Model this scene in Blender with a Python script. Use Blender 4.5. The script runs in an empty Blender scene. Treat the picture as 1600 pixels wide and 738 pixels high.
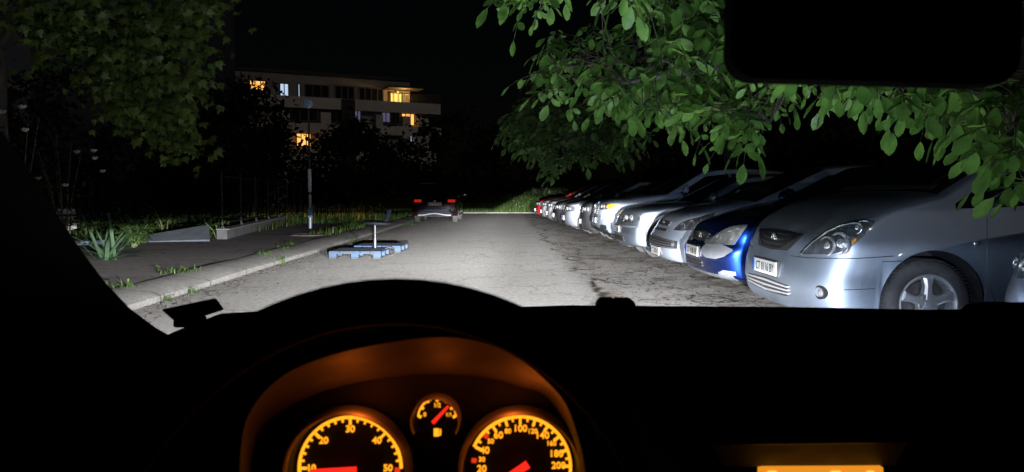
import bpy, math, random
from mathutils import Vector, Matrix
from mathutils.bvhtree import BVHTree

rnd = random.Random(11)
S = bpy.context.scene
COL = S.collection
PI = math.pi

# ------------------------------------------------------------------ camera
F = 1150.0
CAMPOS = Vector((0, 0, 1.10))
cd = bpy.data.cameras.new('camera')
cam = bpy.data.objects.new('camera', cd)
COL.objects.link(cam)
cam.location = CAMPOS
cam.rotation_euler = (math.radians(90 - 3.33), 0, math.radians(-0.6))
cd.sensor_width = 36
cd.lens = F / 1600 * 36
cd.clip_start = 0.02
cd.clip_end = 600
cd.dof.use_dof = True
cd.dof.focus_distance = 9.0
cd.dof.aperture_fstop = cd.lens / 2.2
S.camera = cam
CR = cam.rotation_euler.to_matrix()


def ray(px, py):
    return CR @ Vector(((px - 800) / F, -(py - 369) / F, -1))


def at(px, py, D):
    d = ray(px, py)
    return CAMPOS + d * (D / d.y)


def ground(px, py, z=0.0):
    d = ray(px, py)
    return CAMPOS + d * ((z - CAMPOS.z) / d.z)


# ------------------------------------------------------------------ materials
def newmat(name):
    m = bpy.data.materials.new(name)
    m.use_nodes = True
    nt = m.node_tree
    return m, nt, nt.nodes['Principled BSDF']


def setc(p, k, v):
    p.inputs[k].default_value = v


def mat(name, col, rough=.6, metal=0.0, coat=0.0, var=0.0, scale=6.0, bump=0.0, bscale=40.0, spec=.5):
    m, nt, p = newmat(name)
    c = (*col, 1)
    setc(p, 'Base Color', c)
    setc(p, 'Roughness', rough)
    setc(p, 'Metallic', metal)
    setc(p, 'Coat Weight', coat)
    setc(p, 'Coat Roughness', .04)
    setc(p, 'Specular IOR Level', spec)
    tc = nt.nodes.new('ShaderNodeTexCoord')
    if var > 0:
        n = nt.nodes.new('ShaderNodeTexNoise')
        n.inputs['Scale'].default_value = scale
        n.inputs['Detail'].default_value = 6
        r = nt.nodes.new('ShaderNodeValToRGB')
        r.color_ramp.elements[0].position = .3
        r.color_ramp.elements[1].position = .7
        r.color_ramp.elements[0].color = (*[x * (1 - var) for x in col], 1)
        r.color_ramp.elements[1].color = (*[min(1, x * (1 + var)) for x in col], 1)
        nt.links.new(tc.outputs['Object'], n.inputs['Vector'])
        nt.links.new(n.outputs['Fac'], r.inputs['Fac'])
        nt.links.new(r.outputs['Color'], p.inputs['Base Color'])
        mr = nt.nodes.new('ShaderNodeMapRange')
        mr.inputs['To Min'].default_value = max(0, rough - .12)
        mr.inputs['To Max'].default_value = min(1, rough + .12)
        nt.links.new(n.outputs['Fac'], mr.inputs['Value'])
        nt.links.new(mr.outputs['Result'], p.inputs['Roughness'])
    if bump > 0:
        n2 = nt.nodes.new('ShaderNodeTexNoise')
        n2.inputs['Scale'].default_value = bscale
        n2.inputs['Detail'].default_value = 5
        b = nt.nodes.new('ShaderNodeBump')
        b.inputs['Strength'].default_value = bump
        b.inputs['Distance'].default_value = .01
        nt.links.new(tc.outputs['Object'], n2.inputs['Vector'])
        nt.links.new(n2.outputs['Fac'], b.inputs['Height'])
        nt.links.new(b.outputs['Normal'], p.inputs['Normal'])
    return m


def emit(name, col, strength):
    m, nt, p = newmat(name)
    setc(p, 'Base Color', (*[c * .3 for c in col], 1))
    setc(p, 'Emission Color', (*col, 1))
    setc(p, 'Emission Strength', strength)
    return m


def leafmat(name, col, var=.35, trans=.25, rough=.42, scale=5.0, spec=.3):
    m, nt, p = newmat(name)
    tc = nt.nodes.new('ShaderNodeTexCoord')
    n = nt.nodes.new('ShaderNodeTexNoise')
    n.inputs['Scale'].default_value = scale
    n.inputs['Detail'].default_value = 4
    r = nt.nodes.new('ShaderNodeValToRGB')
    e = r.color_ramp.elements
    e[0].position, e[1].position = .32, .68
    e[0].color = (*[x * (1 - var) for x in col], 1)
    e[1].color = (col[0] * (1 + var * 1.5), col[1] * (1 + var), col[2] * (1 + var * .5), 1)
    nt.links.new(tc.outputs['Object'], n.inputs['Vector'])
    nt.links.new(n.outputs['Fac'], r.inputs['Fac'])
    nt.links.new(r.outputs['Color'], p.inputs['Base Color'])
    setc(p, 'Roughness', rough)
    setc(p, 'Specular IOR Level', spec)
    t = nt.nodes.new('ShaderNodeBsdfTranslucent')
    nt.links.new(r.outputs['Color'], t.inputs['Color'])
    mx = nt.nodes.new('ShaderNodeMixShader')
    mx.inputs[0].default_value = trans
    out = nt.nodes['Material Output']
    nt.links.new(p.outputs[0], mx.inputs[1])
    nt.links.new(t.outputs[0], mx.inputs[2])
    nt.links.new(mx.outputs[0], out.inputs['Surface'])
    return m


# ------------------------------------------------------------------ mesh builder
class MB:
    def __init__(self):
        self.v, self.f = [], []

    def add(self, vs, fs):
        o = len(self.v)
        self.v += [tuple(v) for v in vs]
        self.f += [tuple(i + o for i in f) for f in fs]
        return self

    def box(self, c, s, M=None):
        x, y, z = [q / 2 for q in s]
        vs = [Vector((a * x, b * y, d * z)) for a in (-1, 1) for b in (-1, 1) for d in (-1, 1)]
        if M is not None:
            vs = [M @ v for v in vs]
        c = Vector(c)
        return self.add([v + c for v in vs], [(0, 1, 3, 2), (4, 6, 7, 5), (0, 4, 5, 1), (2, 3, 7, 6), (0, 2, 6, 4), (1, 5, 7, 3)])

    def hexa(self, b, t):
        # 4 bottom points, 4 top points, same order
        return self.add(list(b) + list(t), [(3, 2, 1, 0), (4, 5, 6, 7), (0, 1, 5, 4), (1, 2, 6, 5), (2, 3, 7, 6), (3, 0, 4, 7)])

    def tube(self, pts, rad, n=8, cap=True, flat=1.0):
        pts = [Vector(p) for p in pts]
        if not isinstance(rad, (list, tuple)):
            rad = [rad] * len(pts)
        vs, fs = [], []
        up0 = None
        for i, p in enumerate(pts):
            d = (pts[min(i + 1, len(pts) - 1)] - pts[max(i - 1, 0)])
            if d.length < 1e-9:
                d = Vector((0, 0, 1))
            d.normalize()
            if up0 is None:
                up0 = Vector((0, 0, 1)) if abs(d.z) < .9 else Vector((1, 0, 0))
            a = d.cross(up0)
            if a.length < 1e-6:
                a = d.cross(Vector((0, 1, 0)))
            a.normalize()
            b = a.cross(d).normalized()
            up0 = b
            for k in range(n):
                t = 2 * PI * k / n
                vs.append(p + a * math.cos(t) * rad[i] + b * math.sin(t) * rad[i] * flat)
        for i in range(len(pts) - 1):
            for k in range(n):
                k2 = (k + 1) % n
                fs.append((i * n + k, i * n + k2, (i + 1) * n + k2, (i + 1) * n + k))
        if cap:
            fs.append(tuple(range(n))[::-1])
            fs.append(tuple((len(pts) - 1) * n + k for k in range(n)))
        return self.add(vs, fs)

    def lathe(self, prof, M=None, n=32, a0=0.0, a1=2 * PI):
        # profile of (radius, height); axis is local z
        full = abs(a1 - a0 - 2 * PI) < 1e-6
        m = n if full else n + 1
        vs, fs = [], []
        for r, h in prof:
            for k in range(m):
                t = a0 + (a1 - a0) * k / n
                v = Vector((r * math.cos(t), r * math.sin(t), h))
                vs.append(M @ v if M is not None else v)
        for i in range(len(prof) - 1):
            for k in range(n):
                k2 = (k + 1) % m
                fs.append((i * m + k, i * m + k2, (i + 1) * m + k2, (i + 1) * m + k))
        return self.add(vs, fs)

    def ball(self, c, r, n=12, m=8, sc=(1, 1, 1)):
        vs, fs = [], []
        for i in range(m + 1):
            a = PI * i / m
            for k in range(n):
                t = 2 * PI * k / n
                vs.append(Vector(c) + Vector((r * sc[0] * math.sin(a) * math.cos(t), r * sc[1] * math.sin(a) * math.sin(t), r * sc[2] * math.cos(a))))
        for i in range(m):
            for k in range(n):
                k2 = (k + 1) % n
                fs.append((i * n + k, (i + 1) * n + k, (i + 1) * n + k2, i * n + k2))
        return self.add(vs, fs)

    def prism(self, poly, depth, M):
        # polygon in local xy, extruded along local z from 0 to depth
        n = len(poly)
        vs = [M @ Vector((x, y, 0)) for x, y in poly] + [M @ Vector((x, y, depth)) for x, y in poly]
        fs = [tuple(range(n))[::-1], tuple(range(n, 2 * n))] + [(i, (i + 1) % n, n + (i + 1) % n, n + i) for i in range(n)]
        return self.add(vs, fs)

    def text(self, s, size, M, depth=.002, align='CENTER', bold=0.0):
        cu = bpy.data.curves.new('t', 'FONT')
        cu.body = s
        cu.size = size
        cu.align_x = align
        cu.align_y = 'CENTER'
        cu.extrude = depth / 2
        cu.resolution_u = 3
        cu.offset = bold * size
        o = bpy.data.objects.new('t', cu)
        COL.objects.link(o)
        bpy.context.view_layer.update()
        me = o.to_mesh()
        self.add([M @ v.co for v in me.vertices], [tuple(p.vertices) for p in me.polygons])
        o.to_mesh_clear()
        bpy.data.objects.remove(o)
        bpy.data.curves.remove(cu)
        return self

    def build(self, name, m, parent=None, smooth=True, ang=40, bev=0.0, loc=None, recalc=False):
        me = bpy.data.meshes.new(name)
        me.from_pydata(self.v, [], self.f)
        if recalc:
            import bmesh
            bm = bmesh.new()
            bm.from_mesh(me)
            bmesh.ops.recalc_face_normals(bm, faces=bm.faces)
            bm.to_mesh(me)
            bm.free()
        me.update()
        o = bpy.data.objects.new(name, me)
        COL.objects.link(o)
        if m is not None:
            me.materials.append(m)
        if smooth:
            for p in me.polygons:
                p.use_smooth = True
            if ang:
                me.set_sharp_from_angle(angle=math.radians(ang))
        if bev:
            b = o.modifiers.new('bevel', 'BEVEL')
            b.width = bev
            b.segments = 2
            b.limit_method = 'ANGLE'
        if parent is not None:
            o.parent = parent
        if loc is not None:
            o.location = loc
        return o


def off(mb, d):
    d = Vector(d)
    mb.v = [tuple(Vector(v) - d) for v in mb.v]
    return mb


def thing(name, label, cat, loc=(0, 0, 0), rz=0.0, group=None):
    o = bpy.data.objects.new(name, None)
    COL.objects.link(o)
    o.location = loc
    o.rotation_euler = (0, 0, rz)
    o.empty_display_size = .2
    return tag(o, label, cat, group)


def tag(o, label=None, cat=None, group=None, kind=None):
    if label:
        o['label'] = label
    if cat:
        o['category'] = cat
    if group:
        o['group'] = group
    if kind:
        o['kind'] = kind
    return o



SKY_K = .00022
FILL_SUN = .095
HEAD = 40000
INC = 1.0
HMIN = .20
STRAY1, STRAY2 = .0085, .0047
BEAM = [(-.28, .08), (-.20, .12), (-.117, .22), (-.085, .52), (-.06, 1.35), (-.0465, 2.1), (-.033, 3.5), (-.024, 7.0), (-.016, 5.5), (-.010, .12), (.0, .0)]
GLOW = .055

def paint(name, col, metal=.5, rough=.35, coat=.6, dirt=.12):
    return mat(name, col, rough, metal, coat, dirt, 3.0)


GLASS = mat('dark_car_glass', (.006, .007, .008), .06, 0, 0, .0, spec=.5)
RUBBER = mat('tyre_rubber', (.035, .035, .037), .8, var=.3, scale=20)
DARKPL = mat('dark_plastic', (.018, .018, .02), .6, var=.2, scale=15)
ALLOY = mat('alloy', (.62, .63, .66), .35, .75, 0, .12, 14)
CHROME = mat('chrome', (.85, .87, .9), .12, 1.0)
BRAKE = mat('brake_steel', (.10, .09, .085), .6, .6, 0, .3, 30)
PLATE = mat('plate_white', (.50, .50, .49), .4, var=.06, scale=20)
PLTXT = mat('plate_black', (.012, .012, .012), .5)
PLBLUE = mat('plate_blue', (.02, .09, .38), .45)
LENS = mat('lamp_lens', (.55, .57, .6), .18, .75, 1.0, .25, 9.0, .9, 22.0)
LAMPDK = mat('lamp_housing', (.10, .11, .125), .25, .6, 1.0, .4, 12.0, .4, 18.0)
AMBER = mat('amber_lens', (.75, .33, .02), .25, 0, 1.0)
REDLENS = mat('red_lens', (.5, .012, .008), .25, 0, 1.0, .5, 25, .8, 60)
FOGL = mat('fog_lamp_glass', (.6, .62, .65), .12, .8, 1.0, .2, 30, .6, 60)


# ------------------------------------------------------------------ cars
def catmull(keys, sub):
    """keys: (x,z,R,cr,tag,sharp) -> list of samples (x,z,R,cr) and a tag per segment"""
    out, tags = [], []
    n = len(keys)

    def P(i):
        return [float(q) for q in keys[i][:4]]
    for i in range(n - 1):
        p0, p1 = P(i), P(i + 1)
        dl = [b - a for a, b in zip(p0, p1)]
        L = math.hypot(dl[0], dl[1])

        def tan(j, side):
            sharp = keys[j][5] if len(keys[j]) > 5 else False
            if sharp or j == 0 or j == n - 1:
                return dl
            a, b, c = P(j - 1), P(j), P(j + 1)
            l1 = math.hypot(b[0] - a[0], b[1] - a[1]) or 1e-6
            l2 = math.hypot(c[0] - b[0], c[1] - b[1]) or 1e-6
            return [((b[k] - a[k]) / l1 * l2 + (c[k] - b[k]) / l2 * l1) / (l1 + l2) * L for k in range(4)]
        m0, m1 = tan(i, 1), tan(i + 1, -1)
        for s in range(sub):
            t = s / sub
            h = (2 * t**3 - 3 * t * t + 1, t**3 - 2 * t * t + t, -2 * t**3 + 3 * t * t, t**3 - t * t)
            out.append([h[0] * p0[k] + h[1] * m0[k] + h[2] * p1[k] + h[3] * m1[k] for k in range(4)])
            tags.append(keys[i][4])
    out.append(P(n - 1))
    return out, tags


class Car:
    """local frame: nose at x=0 pointing to -x, tail at x=L, symmetric about y=0, wheels on z=0"""

    def __init__(self, name, label, loc, rz, spec, paint_m, sub=7, NT=14, group='cars parked side by side along the lot', cat='car', low=None):
        self.sp = sp = spec
        self.root = thing(name, label, cat, loc, rz, group)
        self.M = Matrix.Translation(Vector(loc)) @ Matrix.Rotation(rz, 4, 'Z')
        self.Mi = self.M.inverted()
        self.pm = paint_m
        hw, zb, H, L = sp['W'] / 2, sp['belt'], sp['H'], sp['L']
        tum = sp.get('tumble', .22)

        def Y(z):
            if z <= zb:
                zm = .58
                d = (z - zm) / (zm if z < zm else (zb - zm + .25))
                return hw - .05 * d * d * (1.0 if z < zm else .8)
            y0 = hw - .05 * ((zb - .58) / (zb - .33)) ** 2 * .8
            u = (z - zb) / (H - zb)
            return y0 - tum * (u * .85 + .15 * u * u)
        self.Y = Y
        smp, tags = catmull(sp['keys'], sub)
        e = sp.get('e', .62)
        th = [PI / 2 * (-1 + k / NT) for k in range(2 * NT + 1)]
        ss = [math.copysign(abs(math.sin(t)) ** e, t) for t in th]
        cc = [max(0.0, math.cos(t)) ** e for t in th]
        rows, Q = [], []
        for x, z, R, cr in smp:
            zq = z - cr
            w = Y(zq)
            rows.append([Vector((x + R * (1 - c), w * s, z - cr * (1 - c))) for s, c in zip(ss, cc)])
            Q.append((x + R, zq))
        parts = {k: MB() for k in ('body', 'bonnet', 'bumper', 'windscreen', 'rear_window', 'tailgate', 'rear_bumper')}
        nt = len(th)
        low = low if low is not None else sp.get('bumper_split', .0)
        for i, tg in enumerate(tags):
            for k in range(nt - 1):
                s = abs(ss[k] + ss[k + 1]) / 2
                key = {'bumper': 'bumper', 'nose': 'bumper', 'hood': 'bonnet', 'wind': 'windscreen', 'roof': 'body', 'rear': 'rear_window', 'boot': 'tailgate', 'rbump': 'rear_bumper'}[tg]
                if key in ('windscreen', 'rear_window') and s > sp.get('glassw', .955):
                    key = 'body'
                if key == 'bonnet' and s > .965:
                    key = 'body'
                q = [rows[i][k], rows[i][k + 1], rows[i + 1][k + 1], rows[i + 1][k]]
                parts[key].add(q, [(3, 2, 1, 0)])
        # sides
        xa = [sp['fo'], sp['fo'] + sp['wb']]
        ra = sp['r'] + sp.get('gap', .055)
        zr = sp['r'] + .015
        xs = sorted(set([round(q[0], 4) for q in Q]))
        for a in xa:
            xs += [a + ra * math.cos(PI * k / 20) for k in range(21)] + [a - ra - .0005, a + ra + .0005]
        xs = sorted(xs)
        x2 = [xs[0]]
        for x in xs[1:]:
            if x - x2[-1] > .004:
                x2.append(x)
        xs = [x for x in x2 if x > min(q[0] for q in Q) + .001 and x < max(q[0] for q in Q) - .001]
        xs = [min(q[0] for q in Q) + .0003] + xs + [max(q[0] for q in Q) - .0003]
        poly = Q + [Q[0]]

        def span(x):
            zs = []
            for (xa_, za_), (xb_, zb_) in zip(poly, poly[1:]):
                if (xa_ - x) * (xb_ - x) <= 0 and xa_ != xb_:
                    zs.append(za_ + (zb_ - za_) * (x - xa_) / (xb_ - xa_))
            lo, hi = min(zs), max(zs)
            for a in xa:
                if abs(x - a) < ra:
                    lo = max(lo, zr + math.sqrt(max(0, ra * ra - (x - a) ** 2)))
            return min(lo, hi - .01), hi
        m = 16
        flare = sp.get('flare', .012)
        xq0 = max(q[0] for q, tg in zip(Q, tags) if tg == 'bumper')
        for sgn in (-1, 1):
            g = []
            for x in xs:
                lo, hi = span(x)
                col = []
                for k in range(m + 1):
                    z = lo + (hi - lo) * k / m
                    y = Y(z)
                    d = min(math.hypot(x - a, z - zr) for a in xa)
                    y += flare * max(0, 1 - (d - ra) / .10) ** 2 * max(0, min(1, (x - xq0) / .08))
                    col.append(Vector((x, sgn * y, z)))
                g.append(col)
            vs = [v for c in g for v in c]
            fs = []
            for i in range(len(g) - 1):
                for k in range(m):
                    a = i * (m + 1) + k
                    fs.append((a, a + m + 1, a + m + 2, a + 1) if sgn < 0 else (a + 1, a + m + 2, a + m + 1, a))
            parts['body'].add(vs, fs)
        self.Q = Q
        self.span = span
        # collision surface for laying lamps, glass and trim on
        allv, allf = [], []
        for p in parts.values():
            o = len(allv)
            allv += [Vector(v) for v in p.v]
            allf += [tuple(i + o for i in f) for f in p.f]
        self.bvh = BVHTree.FromPolygons(allv, allf)
        mats = {'body': paint_m, 'bonnet': paint_m, 'bumper': sp.get('bumper_mat', paint_m), 'windscreen': GLASS, 'rear_window': GLASS, 'tailgate': paint_m, 'rear_bumper': paint_m}
        import bmesh
        self.obj = {}
        for k, p in parts.items():
            o = p.build(k, mats[k], self.root, True, None)
            bm = bmesh.new()
            bm.from_mesh(o.data)
            bmesh.ops.remove_doubles(bm, verts=bm.verts, dist=.0008)
            bm.to_mesh(o.data)
            bm.free()
            for pl in o.data.polygons:
                pl.use_smooth = True
            o.data.set_sharp_from_angle(angle=math.radians(45))
            self.obj[k] = o
        # underside and wheel wells
        u = MB()
        u.box((L / 2, 0, .30), (L - .5, sp['W'] - .50, .16))
        for a in xa:
            for sgn in (-1, 1):
                vs, fs = [], []
                for k in range(25):
                    t = -.15 + (PI + .3) * k / 24
                    cx, cz = a + (ra + .003) * math.cos(t), zr + (ra + .003) * math.sin(t)
                    vs += [(cx, sgn * (Y(max(.25, cz)) - .012), cz), (cx, sgn * (hw - .36), cz)]
                for k in range(24):
                    fs.append((2 * k, 2 * k + 1, 2 * k + 3, 2 * k + 2))
                u.add(vs, fs)
                u.add([(a + ra * math.cos(t_), sgn * (hw - .36), zr + ra * math.sin(t_)) for t_ in [2 * PI * q / 24 for q in range(24)]], [tuple(range(24))])
        u.build('underbody', DARKPL, self.root)

    # -- trim laid on the surface
    def hit(self, o, d):
        h = self.bvh.ray_cast(o, d)
        return (h[0], h[1]) if h[0] is not None else (None, None)

    def patch(self, name, m, upper, lower, alpha=None, offs=.004, n=22, rws=8, parent=None, mirror=False, both=False, skirt=.02, smooth=True):
        """upper/lower: polylines. alpha None: photo pixels seen from the camera; else degrees off the nose (0 front, 90 near side), (p,z)"""
        def interp(pl, x):
            if x <= pl[0][0]:
                return pl[0][1]
            for (a, b), (c, d) in zip(pl, pl[1:]):
                if x <= c:
                    t = (x - a) / (c - a) if c > a else 0
                    return b + (d - b) * t
            return pl[-1][1]
        x0 = max(upper[0][0], lower[0][0])
        x1 = min(upper[-1][0], lower[-1][0])
        grid = []
        for i in range(n + 1):
            x = x0 + (x1 - x0) * i / n
            a, b = interp(upper, x), interp(lower, x)
            col = []
            for k in range(rws + 1):
                z = a + (b - a) * k / rws
                if alpha is None:
                    o = self.Mi @ CAMPOS
                    d = (self.Mi.to_3x3() @ ray(x, z)).normalized()
                else:
                    al = math.radians(alpha)
                    d = Vector((math.cos(al), math.sin(al), 0))
                    o = Vector((math.sin(al), -math.cos(al), 0)) * x + Vector((0, 0, z)) - d * 4
                p, nn = self.hit(o, d)
                if p is None:
                    col.append(None)
                    continue
                if nn.dot(d) > 0:
                    nn = -nn
                col.append((p + nn * offs, p - nn * skirt))
            grid.append(col)
        # fill misses with nearest neighbours in the column
        flat = [c for col in grid for c in col if c]
        if not flat:
            return None
        last = flat[0]
        for col in grid:
            for k in range(len(col)):
                if col[k] is None:
                    col[k] = last
                last = col[k]
        mb = MB()
        N, K = len(grid), rws + 1
        vs = [q[0] for col in grid for q in col]
        fs = [(i * K + k, i * K + k + 1, (i + 1) * K + k + 1, (i + 1) * K + k) for i in range(N - 1) for k in range(K - 1)]
        ring = [(i, 0) for i in range(N)] + [(N - 1, k) for k in range(1, K)] + [(i, K - 1) for i in range(N - 2, -1, -1)] + [(0, k) for k in range(K - 2, 0, -1)]
        base = len(vs)
        vs += [grid[i][k][1] for i, k in ring]
        for j in range(len(ring)):
            j2 = (j + 1) % len(ring)
            a, b = ring[j][0] * K + ring[j][1], ring[j2][0] * K + ring[j2][1]
            fs.append((a, b, base + j2, base + j))
        if mirror:
            vs = [Vector((v[0], -v[1], v[2])) for v in vs]
        mb.add(vs, fs)
        ob = mb.build(name, m, parent or self.root, smooth, 50, recalc=True)
        if both:
            mb2 = MB()
            mb2.add([Vector((v[0], -v[1], v[2])) for v in vs], [f[::-1] for f in fs])
            mb2.build(name, m, parent or self.root, smooth, 50, recalc=True)
        return ob

    def point(self, px=None, py=None, alpha=None, p=None, z=None):
        if alpha is None:
            o = self.Mi @ CAMPOS
            d = (self.Mi.to_3x3() @ ray(px, py)).normalized()
        else:
            al = math.radians(alpha)
            d = Vector((math.cos(al), math.sin(al), 0))
            o = Vector((math.sin(al), -math.cos(al), 0)) * p + Vector((0, 0, z)) - d * 4
        h, n = self.hit(o, d)
        if h is None:
            return None, None
        if n.dot(d) > 0:
            n = -n
        return h, n

    def disc(self, name, m, h, n, r, depth=.02, parent=None, both=False, dome=.0, prof=None):
        M = Matrix.Translation(h) @ n.to_track_quat('Z', 'Y').to_matrix().to_4x4()
        pr = prof or [(r, -depth), (r, .004), (r * .9, .006), (r * .55, .006 + dome * .7), (.0005, .006 + dome)]
        mb = MB()
        mb.lathe(pr, M, 24)
        mb.build(name, m, parent or self.root)
        if both:
            m2 = MB()
            m2.add([(v[0], -v[1], v[2]) for v in mb.v], [f[::-1] for f in mb.f])
            m2.build(name, m, parent or self.root)

    def plate(self, txt, z=.44, front=True, tilt=0.0, y=0.0):
        w, h = .52, .112
        if front:
            hpt, n = self.point(alpha=0, p=-y, z=z)
            x = (hpt.x if hpt else 0) - .022
            M = Matrix(((0, 0, -1, x), (-1, 0, 0, y), (0, 1, 0, z), (0, 0, 0, 1)))
        else:
            h_ = self.bvh.ray_cast(Vector((self.sp['L'] + 3, y, z)), Vector((-1, 0, 0)))
            x = (h_[0].x if h_[0] else self.sp['L']) + .022
            M = Matrix(((0, 0, 1, x), (1, 0, 0, y), (0, 1, 0, z), (0, 0, 0, 1)))
        pl = MB()
        pl.box((0, 0, -.006), (w, h, .012))
        pl.v = [tuple(M @ Vector(v)) for v in pl.v]
        po = pl.build('licence_plate', PLATE, self.root, False, bev=.003)
        b = MB()
        b.box((-w / 2 + .024, 0, .0015), (.044, h - .008, .002))
        b.v = [tuple(M @ Vector(v)) for v in b.v]
        b.build('country_band', PLBLUE, po, False)
        if txt:
            t = MB()
            t.text(txt, .098, M @ Matrix.Translation((.022, -.002, .0018)) @ Matrix.Diagonal((.82, 1, 1, 1)), .002)
            t.build('plate_lettering', PLTXT, po, False)
        hb = MB()
        hb.box((0, 0, -.022), (w + .02, h + .02, .02))
        hb.v = [tuple(M @ Vector(v)) for v in hb.v]
        hb.build('plate_holder', DARKPL, po, False, bev=.004)
        return po

    def wheels(self, spokes=5, rimm=None, full=True, style='alloy', mats=RUBBER):
        sp = self.sp
        r, tw = sp['r'], sp.get('tw', .205)
        rimm = rimm or ALLOY
        rr = r * sp.get('rimf', .66)
        for a in (sp['fo'], sp['fo'] + sp['wb']):
            for sgn in (-1, 1):
                # local wheel frame: z axis outward
                M = Matrix.Translation((a, sgn * (sp['W'] / 2 - .035), r)) @ Matrix.Rotation(PI / 2 * (1 if sgn < 0 else -1), 4, 'X')
                w = MB()
                w.lathe([(rr - .01, -tw * .8), (rr + .01, -tw), (r - .03, -tw), (r - .004, -tw + .03), (r, -tw / 2), (r - .004, -.035), (r - .022, -.008), (r - .05, .004), (rr + .03, .006), (rr + .008, .0), (rr - .004, -.012)], M, 48)
                for q in range(64):
                    t = 2 * PI * q / 64
                    w.box(M @ Vector(((r + .0005) * math.cos(t), (r + .0005) * math.sin(t), -tw * .5)), (.008, tw * .8, .006), M.to_3x3() @ Matrix.Rotation(t + PI / 2, 3, 'Z') @ Matrix.Rotation(PI / 2, 3, 'X'))
                wo = w.build('wheel', mats, self.root, True, 35)
                rm = MB()
                rm.lathe([(rr - .004, -tw * .75), (rr - .03, -tw * .7), (rr - .035, -.05), (rr - .022, -.012), (rr - .008, .004), (rr + .002, .002), (rr + .004, -.012)], M, 48)
                if full:
                    for q in range(spokes):
                        t = 2 * PI * q / spokes + .31
                        c, s = math.cos(t), math.sin(t)

                        def P(rad, side, h):
                            return M @ Vector((c * rad - s * side, s * rad + c * side, h))
                        w0, w1, w2 = .034, .026, .043
                        top = [P(.03, -w0, -.012), P(.03, w0, -.012), P(rr * .6, w1, -.008), P(rr - .018, w2, -.012), P(rr - .018, -w2, -.012), P(rr * .6, -w1, -.008)]
                        rid = [P(.03, -w0 * .5, .004), P(.03, w0 * .5, .004), P(rr * .6, w1 * .5, .006), P(rr - .03, w2 * .45, .0), P(rr - .03, -w2 * .45, .0), P(rr * .6, -w1 * .5, .006)]
                        bot = [P(.03, -w0, -.06), P(.03, w0, -.06), P(rr * .6, w1, -.05), P(rr - .018, w2, -.05), P(rr - .018, -w2, -.05), P(rr * .6, -w1, -.05)]
                        fs = [(0, 1, 2, 5), (5, 2, 3, 4)]
                        rm.add(rid, fs)
                        rm.add(rid + top, [(i, (i + 1) % 6, 6 + (i + 1) % 6, 6 + i)[::-1] for i in range(6)])
                        rm.add(top + bot, [(i, (i + 1) % 6, 6 + (i + 1) % 6, 6 + i)[::-1] for i in range(6)])
                    rm.lathe([(.075, -.05), (.075, -.008), (.068, -.001), (.034, -.001), (.030, .008), (.0005, .010)], M, 24)
                else:
                    rm.lathe([(rr - .02, -.02), (rr * .7, -.005), (rr * .3, .004), (.0005, .006)], M, 24)
                rm.build('rim', rimm, wo, True, 40, recalc=True)
                if full:
                    for q in range(5):
                        t = 2 * PI * q / 5 + .31 + PI / 5
                        bl = MB()
                        bl.lathe([(.0125, -.003), (.0125, .001), (.006, -.003), (.0005, -.004)], M @ Matrix.Translation((.052 * math.cos(t), .052 * math.sin(t), 0)), 10)
                        bl.build('wheel_bolt', BRAKE, wo)
                    dd = MB()
                    dd.lathe([(.0005, -.075), (rr * .72, -.075), (rr * .74, -.09), (rr + .0, -.11)], M, 32)
                    dd.build('brake_disc', BRAKE, wo)

    def seam_px(self, pts, w=.006, name='panel_gap', m=None):
        mb = MB()
        q = []
        for (a, b), (c, d) in zip(pts, pts[1:]):
            for k in range(6):
                h, n = self.point(a + (c - a) * k / 6, b + (d - b) * k / 6)
                if h is not None:
                    q.append(h + n * .0008)
        if len(q) > 1:
            mb.tube(q, w / 2, 5, True)
            for sg in (1, -1):
                m2 = MB()
                m2.add([(v[0], v[1] * sg, v[2]) for v in mb.v], [f[::sg] for f in mb.f])
                m2.build(name, m or PLTXT, self.root)

    def side_windows(self, up, lo, name='side_window', both=True, **k):
        u2 = []
        for q in range(25):
            x = up[0][0] + (up[-1][0] - up[0][0]) * q / 24
            u2.append((x, max(_ip(lo, x) + .004, min(_ip(up, x), self.span(x)[1] - .05))))
        up = u2
        self.patch(name, GLASS, up, lo, alpha=90, offs=.003, both=both, n=24, rws=6, skirt=.01, **k)

    def door_mirror(self, x, z, sgns=(-1, 1), m=None, s=1.0):
        for sg in sgns:
            y = self.Y(z)
            mb = MB()
            mb.ball((x + .02, sg * (y + .13 * s), z + .07), .5, 16, 10, (.13 * s, .22 * s, .16 * s))
            mb.v = [(max(v[0], x - .06), v[1], v[2]) if v[0] < x + .05 else (x + .05 + (v[0] - x - .05) * .3, v[1], v[2]) for v in mb.v]
            mo = mb.build('door_mirror', m or self.pm, self.root)
            st = MB()
            st.box((x + .03, sg * (y + .02), z + .03), (.05, .10, .03))
            st.build('mirror_arm', DARKPL, mo, False, bev=.006)

    def seam(self, pts, w=.006, alpha=90, both=True):
        """thin dark panel gap through (p,z) points"""
        mb = MB()
        P = []
        for (a, b), (c, d) in zip(pts, pts[1:]):
            for k in range(8):
                P.append((a + (c - a) * k / 8, b + (d - b) * k / 8))
        P.append(pts[-1])
        q = []
        for p, z in P:
            h, n = self.point(alpha=alpha, p=p, z=z)
            if h is not None:
                q.append(h + n * .0005)
        if len(q) < 2:
            return
        mb.tube(q, w / 2, 5, True)
        mb.build('panel_gap', PLTXT, self.root)
        if both:
            m2 = MB()
            m2.add([(v[0], -v[1], v[2]) for v in mb.v], [f[::-1] for f in mb.f])
            m2.build('panel_gap', PLTXT, self.root)


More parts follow.
